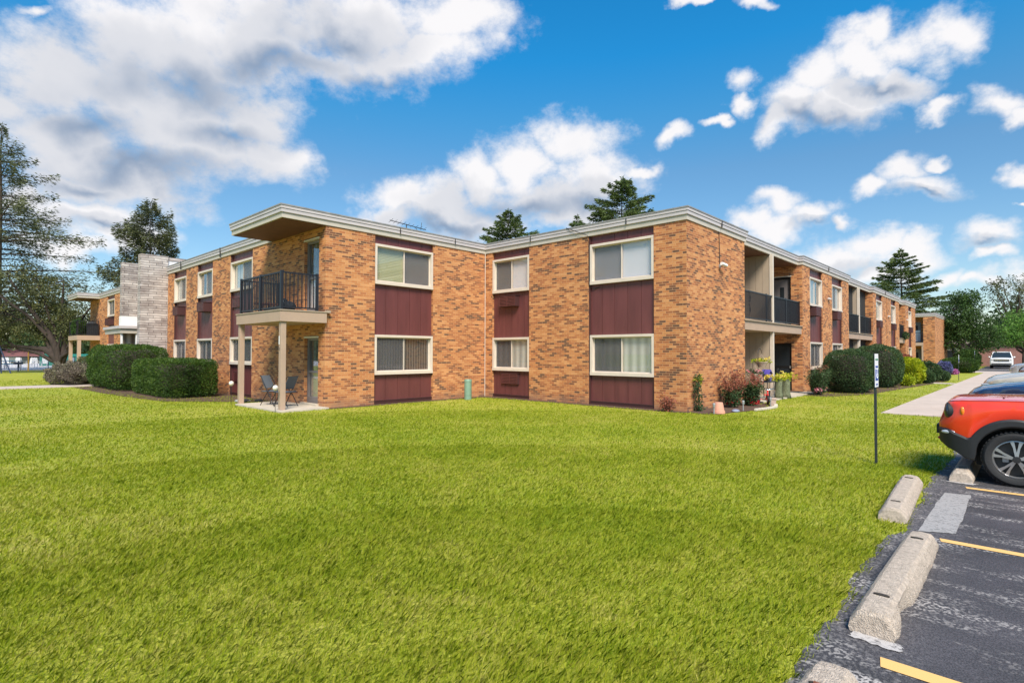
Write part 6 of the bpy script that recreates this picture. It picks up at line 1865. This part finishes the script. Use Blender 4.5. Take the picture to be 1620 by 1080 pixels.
t = thing('patio_table', 'small black patio table holding the purple birdhouse', 'table', (12.3, -8.42, 0.02))
m = MB(); m.box(-.42, .42, -.22, .22, .62, .65); m.build('tabletop', M_DKFAB, t, bevel=.01)
for sx in (-1, 1):
    for sy in (-1, 1):
        m = MB(); m.tube((sx * .38, sy * .19, 0), (sx * .33, sy * .17, .62), .012, n=6); m.build('leg', M_BLACKMET, t)
t = thing('birdhouse', 'purple painted wooden birdhouse with a heart-shaped pale front on the black table', 'birdhouse', (12.35, -8.45, .67))
m = MB(); m.prism([(-.16, -.10), (.16, -.10), (.16, .10), (-.16, .10)], 0, .26); m.build('box', M_PURPLE, t, bevel=.006)
m = MB(); m.add([(-.21, -.14, .25), (-.21, .14, .25), (0, -.14, .42), (0, .14, .42), (.21, -.14, .25), (.21, .14, .25), (0, -.14, .37), (0, .14, .37)], [(0, 1, 3, 2), (2, 3, 5, 4), (0, 2, 6), (6, 2, 4), (1, 7, 3), (7, 5, 3), (0, 6, 7, 1), (6, 4, 5, 7)]); m.build('roof', M_PURPLE, t)
m = MB(); m.ball((-.165, 0, .19), .07, 12, 8, (.15, 1, .9)); m.ball((0, -.105, .19), .075, 12, 8, (1, .15, .9)); m.build('pale_front', M_WICKER, t)
t = thing('flower_pot', 'small pot of yellow flowers in front of the birdhouse', 'flower pot', (12.1, -8.58, .67))
m = MB(); m.lathe([(.001, 0), (.05, 0), (.07, .10), (.001, .10)], n=14); m.build('pot', M_DKFAB, t, smooth=True, angle=30)
rg = np.random.default_rng(70); quads_mesh('flowers', leaf_cloud([(rg.normal() * .05, rg.normal() * .05, .15 + rg.normal() * .04) for _ in range(8)], [.045] * 8, 22, .045, rg, aspect=.9), F_YELFL, t)
t = thing('candle_jar', 'little white jar at the left end of the black table', 'jar', (11.98, -8.40, .67))
m = MB(); m.lathe([(.001, 0), (.05, 0), (.055, .03), (.05, .12), (.03, .15), (.001, .15)], n=14); m.build('jar', M_WICKER, t, smooth=True, angle=40)

for (u, v, hh, r, lab_) in ((13.05, -8.62, .72, .11, 'tall mossy log planter, the left one of the pair by the patio post'), (13.72, -8.66, .74, .13, 'tall mossy log planter, the right one of the pair by the patio post')):
    rg = np.random.default_rng(int(u * 10))
    t = thing('log_planter', lab_, 'planter', (u, v, 0.01), 0, 'mossy log planters')
    m = MB(); m.lathe([(.001, 0), (r * 1.35, 0), (r * 1.1, .15), (r, .45), (r * 1.1, hh), (r * .85, hh), (.001, hh - .03)], n=18)
    m.v = [(x * (1 + .12 * math.sin(5 * math.atan2(y, x + 1e-6) + z * 5)), y * (1 + .12 * math.sin(5 * math.atan2(y, x + 1e-6) + z * 5)), z) for x, y, z in m.v]
    m.build('log', M_MOSS, t, smooth=True)
    c = [(rg.normal() * .14, rg.normal() * .12, hh + .04 + rg.normal() * .05) for _ in range(20)]
    quads_mesh('leaves', leaf_cloud(c, [.09] * len(c), 24, .06, rg), F_GOLD, t)
    c = [(rg.normal() * .15, rg.normal() * .13, hh + .12 + rg.normal() * .05) for _ in range(11)]
    quads_mesh('flowers', leaf_cloud(c, [.04] * len(c), 20, .05, rg, aspect=.9), F_YELFL, t)

# red tricycle
t = thing('tricycle', 'red child tricycle with chrome handlebar among the rose bushes', 'tricycle', (10.75, -8.98, 0), R(205))
m = MB(); m.path([(-.28, 0, .16), (-.05, 0, .26), (.16, 0, .36), (.20, 0, .46)], .022, 8); m.path([(.20, 0, .46), (.26, 0, .14)], .016, 8); m.build('frame', M_REDTOY, t, smooth=True)
m = MB(); m.box(-.30, -.20, -.19, .19, .12, .15); m.box(-.22, -.06, -.07, .07, .27, .31); m.build('seat', M_REDTOY, t, bevel=.012)
for (x_, y_, r_) in ((.26, 0, .15), (-.26, .20, .10), (-.26, -.20, .10)):
    m = MB(); m.lathe([(r_ * .62, -.02), (r_ - .01, -.022), (r_, -.01), (r_, .01), (r_ - .01, .022), (r_ * .62, .02)], (x_, y_, r_), 20, 'y', False)
    w = m.build('wheel', M_RUBBER, t, smooth=True, angle=40)
    m = MB(); m.lathe([(.001, -.015), (r_ * .66, -.015), (r_ * .66, .015), (.001, .015)], (x_, y_, r_), 16, 'y'); m.build('hub', M_REDTOY, w)
m = MB(); m.path([(.12, -.20, .50), (.19, -.10, .50), (.20, 0, .47), (.19, .10, .50), (.12, .20, .50)], .011, 6); m.build('handlebar', M_CHROME, t, smooth=True)
t = thing('toy_wheel', 'small black toy bicycle leaning behind the red tricycle', 'toy bike', (11.7, -8.75, 0), R(200))
for x_ in (-.22, .22):
    m = MB(); m.lathe([(.12, -.012), (.145, -.014), (.15, 0), (.145, .014), (.12, .012)], (x_, 0, .15), 20, 'y', False); m.build('wheel', M_RUBBER, t)
m = MB(); m.path([(-.22, 0, .15), (-.05, 0, .36), (.2, 0, .38), (.22, 0, .15)], .012, 6); m.path([(-.05, 0, .36), (0, 0, .15), (.2, 0, .38)], .012, 6); m.path([(.18, -.14, .48), (.2, 0, .45), (.18, .14, .48)], .01, 6); m.build('frame', M_BLACKMET, t)
m = MB(); m.ball((-.07, 0, .42), .06, 10, 6, (1.4, .7, .4)); m.build('saddle', M_DKFAB, t, smooth=True)
t = thing('door_mat', 'dark mat on the patio slab in front of the black storm door', 'mat', (16.9, -7.9, .052))
m = MB(); m.box(-.35, .35, -.4, .4, 0, .015); m.build('mat', M_DKFAB, t, bevel=.004)
t = thing('porch_bench', 'pale low wooden stand by the edging blocks', 'bench', (10.35, -9.30, 0), R(20))
m = MB(); m.box(-.20, .20, -.10, .10, .20, .24); m.build('seat', M_WICKER, t, bevel=.008)
for sx in (-1, 1):
    m = MB(); m.box(sx * .17 - .02, sx * .17 + .02, -.08, .08, 0, .20); m.build('leg', M_WICKER, t)
t = thing('wind_ornament', 'dark curly iron ornament hanging inside the first recessed balcony railing', 'ornament', (12.0, -8.0, 3.0))
m = MB(); m.path([(0.02 * math.sin(k), 0, .1 + k * .07) for k in range(10)], .012, 5); m.path([(.1 * math.cos(a), 0, .45 + .1 * math.sin(a)) for a in np.linspace(0, 5, 10)], .010, 5); m.build('scroll', M_DKFAB, t)
t = thing('balcony_box', 'blue-black storage box behind the first recessed balcony railing', 'box', (15.3, -7.7, 2.83))
m = MB(); m.box(-.3, .3, -.2, .2, 0, .75); m.build('box', M_GREYFAB, t, bevel=.02)
t = hedge('balcony_plant', 'green plants spilling over the third recessed balcony railing', 'plant', (43.3, -8.3, 2.75), (.8, .4, .55), F_BOX, 700, leaf=.09, power=2.2, seed=19, bump=.1)
t = hedge('balcony_plant', 'leafy potted plants on the far left balcony behind its railing', 'plant', (-.55, 34.2, 2.82), (.7, 2.4, 1.15), F_DECID, 3000, leaf=.10, power=2.2, seed=20, bump=.14)
t = thing('balcony_cover', 'black covered grill on the far left balcony at the wall', 'grill', (.05, 33.2, 2.82))
m = MB(); m.box(-.3, .3, -.3, .3, 0, .85); m.ball((0, 0, .85), .3, 12, 6, (1, 1, .5)); m.build('cover', M_DKFAB, t, smooth=True, angle=40)

# small wall lights on the brick piers of the long wing
for i, (u, z, lab_) in enumerate(((21.6, 4.28, 'small white wall light on the pier between the first two window bays'), (36.9, 4.2, 'small white wall light on the pier before the fourth bay'), (44.6, 4.3, 'small white wall light on the pier after the third balcony'))):
    t = thing('wall_light', lab_, 'wall light', (u, -8.213, z), 0, 'white wall lights on the brick piers')
    m = MB(); m.box(-.10, .10, -.06, 0, -.05, .05); m.build('base', M_WHITE, t, bevel=.01)
    m = MB(); m.box(-.16, .16, -.10, -.05, -.02, .04); m.build('lamp_shade', M_WHITE, t, bevel=.012)

# ================================================================== POOL SIDE AT THE FAR LEFT
t = thing('pool_building', 'long low grey building with maroon roof beyond the pool deck', 'building', (-10, 90, 0))
m = MB(); m.box(-26, 13.8, 0, 8, 0, 1.05); m.build('wall', M_POOLWALL, t)
m = MB(); m.add([(-26.5, -.5, 1.05), (14.3, -.5, 1.05), (14.3, 4, 2.2), (-26.5, 4, 2.2), (14.3, 8.5, 1.05), (-26.5, 8.5, 1.05)], [(0, 1, 2, 3), (3, 2, 4, 5), (0, 3, 5), (1, 4, 2), (0, 5, 4, 1)]); m.build('roof', M_POOLROOF, t)
m = MB(); m.box(9.5, 11.5, -.03, -.002, .5, 1.0); m.build('sign_board', M_WHITE, t)
t = thing('pool_fence', 'chain-link pool fence with dark posts across the lawn at the far left', 'fence', (-20, 50.3, 0))
for i in range(15):
    m = MB(); m.tube((i * 1.9 - 3, 0, 0), (i * 1.9 - 3, 0, 1.25), .028, n=6); m.build('post', M_SWING, t)
m = MB(); m.tube((-3, 0, 1.22), (23.6, 0, 1.22), .018, n=5); m.tube((-3, 0, .04), (23.6, 0, .04), .012, n=5); m.build('rail', M_SWING, t)
m = MB(); m.box(-3, 23.6, .005, .008, .05, 1.2); m.build('chain_link_mesh', screen_mat('chain_link', (.2, .22, .24), .16), t)
t = thing('windscreen_fence', 'teal windscreen fence behind the dark tree trunk', 'fence', (4.6, 66.5, 0))
for k in range(6):
    m = MB(); m.tube((-3.6 + k * 2.4, 0, 0), (-3.6 + k * 2.4, 0, 1.5), .03, n=6); m.build('post', M_SWING, t)
m = MB(); m.box(-3.6, 8.4, -.02, -.01, .1, 1.45); m.build('windscreen', M_TEAL, t)


def lawn_chair(label, loc, rz):
    root = thing('pool_chair', label, 'chair', loc, rz, 'white plastic chairs on the pool deck')
    m = MB(); m.box(-.25, .25, -.25, .25, .38, .42); m.build('seat', M_WHITE, root, bevel=.01)
    m = MB(); m.add([(-.25, .22, .40), (.25, .22, .40), (.25, .36, .98), (.15, .38, 1.04), (-.15, .38, 1.04), (-.25, .36, .98), (-.25, .25, .40), (.25, .25, .40), (.25, .39, .98), (.15, .41, 1.04), (-.15, .41, 1.04), (-.25, .39, .98)],
                     [(0, 1, 2, 3, 4, 5), (11, 10, 9, 8, 7, 6), (0, 6, 7, 1), (1, 7, 8, 2), (2, 8, 9, 3), (3, 9, 10, 4), (4, 10, 11, 5), (5, 11, 6, 0)]); m.build('backrest', M_WHITE, root)
    for sx in (-1, 1):
        for sy in (-1, 1):
            m = MB(); m.tube((sx * .26, sy * .26, 0), (sx * .23, sy * .22, .40), .028, n=6); m.build('leg', M_WHITE, root)
        m = MB(); m.box(sx * .27 - .025, sx * .27 + .025, -.24, .28, .62, .65); m.tube((sx * .27, -.22, .4), (sx * .27, -.22, .62), .02, n=5); m.build('armrest', M_WHITE, root)
    return root


pcs = [(-1.96, 68.67, 'leftmost white chair on the pool deck'), (-1.6, 68.2, 'white chair just left of the blue picnic table'), (-1.0, 64.7, 'white chair just right of the blue picnic table'),
       (-0.06, 63.7, 'white chair right beside the orange pole'), (.33, 63.4, 'white chair second to the right of the orange pole'), (.98, 62.6, 'white chair standing alone between the orange pole and the tree trunk'), (2.75, 60.0, 'white chair seen to the right of the dark tree trunk')]
first = lawn_chair(pcs[0][2], (pcs[0][0], pcs[0][1], .02), R(20))
for i, (x_, y_, l_) in enumerate(pcs[1:]):
    copy_thing(first, (x_, y_, .02), R(10 - 25 * (i % 3)), l_)
t = thing('picnic_table', 'blue-topped picnic table on the pool deck', 'table', (-1.87, 59.8, .02), R(-10))
m = MB(); m.box(-.75, .75, -.38, .38, .70, .76); m.build('tabletop', M_BLUETAB, t)
for sy in (-1, 1):
    m = MB(); m.box(-.75, .75, sy * .65 - .12, sy * .65 + .12, .40, .45); m.build('bench', M_BLUETAB, t)
for sx in (-1, 1):
    m = MB(); m.path([(sx * .5, -.7, 0), (sx * .5, -.2, .70)], .03, 6); m.path([(sx * .5, .7, 0), (sx * .5, .2, .70)], .03, 6); m.path([(sx * .5, -.65, .38), (sx * .5, .65, .38)], .03, 6); m.build('leg_frame', M_SWING, t)
t = thing('orange_pole', 'slim orange-yellow pole at the pool fence', 'pole', (-1.61, 50.1, 0))
m = MB(); m.tube((0, 0, 0), (0, 0, 1.62), .05, n=10); m.build('pole', M_YPOLE, t)
m = MB(); m.lathe([(.001, 1.62), (.06, 1.62), (.05, 1.66), (.001, 1.67)], n=10); m.build('cap', M_YPOLE, t)
t = thing('swing_set', 'dark blue A-frame legs of a swing set at the left edge', 'swing set', (-3.9, 43.0, 0))
for k, x_ in enumerate((0, -2.6)):
    for sy in (-1, 1):
        m = MB(); m.tube(tuple(right * (x_ + .36 * sy + .36) + Vector((0, 0, 0))), tuple(right * (x_ + -.28) + np.array([0, 0, 2.3])), .045, n=8); m.build('leg', M_SWING, t)
m = MB(); m.tube(tuple(right * -.28 + np.array([0, 0, 2.3])), tuple(right * -2.88 + np.array([0, 0, 2.3])), .05, n=8); m.build('top_bar', M_SWING, t)
m = MB(); m.path([tuple(right * -1.2 + np.array([0, 0, 2.3])), tuple(right * -1.2 + np.array([0, 0, .5]))], .012, 4); m.path([tuple(right * -1.7 + np.array([0, 0, 2.3])), tuple(right * -1.7 + np.array([0, 0, .5]))], .012, 4); m.build('chain', M_GREY, t)
m = MB(); m.box(-1.35, -.85, .75, 1.35, .47, .5); m.build('seat', M_SWING, t)
t = thing('charcoal_grill', 'small dark grill on a stand by the swing set', 'grill', (-2.55, 47.2, 0))
m = MB(); m.tube((0, 0, 0), (0, 0, .7), .05, n=8); m.build('stand', M_SWING, t)
m = MB(); m.box(-.3, .3, -.2, .2, .62, .82); m.build('firebox', M_SWING, t, bevel=.02)

# ================================================================== FAR RIGHT BACKGROUND
t = thing('house', 'cream house wall with dark window half hidden by the dark leafy tree', 'house', (80, -7.0, 0))
m = MB(); m.box(0, 9, -2.2, 8, 0, 2.9); m.build('wall', M_HOUSE, t)
m = MB(); m.add([(-.5, -2.7, 2.9), (-.5, 8.5, 2.9), (9.5, 8.5, 2.9), (9.5, -2.7, 2.9), (4.5, .5, 5.0), (4.5, 5.3, 5.0)], [(0, 3, 4), (0, 4, 5, 1), (1, 5, 2), (3, 2, 5, 4), (0, 1, 2, 3)]); m.build('roof', M_HROOF, t)
m = MB(); m.box(-.03, -.002, 1.2, 2.4, .9, 2.1); m.build('window', M_CARGL, t)
m = MB(); m.box(-.03, -.002, -1.6, -.5, .9, 2.1); m.build('window', M_CARGL, t)
t = thing('brick_garage', 'dusky pink brick wall at the end of the drive behind the white pickup', 'garage', (92, -14.5, 0))
m = MB(); m.box(0, 8, -1.0, 5.2, 0, 3.1); m.build('wall', M_PINKBR, t)
m = MB(); m.box(-.4, 8.4, -1.4, 5.6, 3.1, 3.35); m.build('roof', M_HROOF, t)
t = thing('house', 'low brown-roofed house with dark garage opening right of the yellow-green tree', 'house', (98, -20, 0))
m = MB(); m.box(0, 10, -9, 2.6, 0, 3.0); m.build('wall', M_PINKBR, t)
m = MB(); m.add([(-.6, -9.6, 3.0), (-.6, 3.2, 3.0), (10.6, 3.2, 3.0), (10.6, -9.6, 3.0), (5, -6, 5.2), (5, 0, 5.2)], [(0, 3, 4), (0, 4, 5, 1), (1, 5, 2), (3, 2, 5, 4), (0, 1, 2, 3)]); m.build('roof', M_HROOF, t)
m = MB(); m.box(-.04, -.002, -.2, 1.8, .1, 2.2); m.build('garage_door', M_SIGNB if False else mk('dark_blue_door', (.02, .025, .05), .5), t)
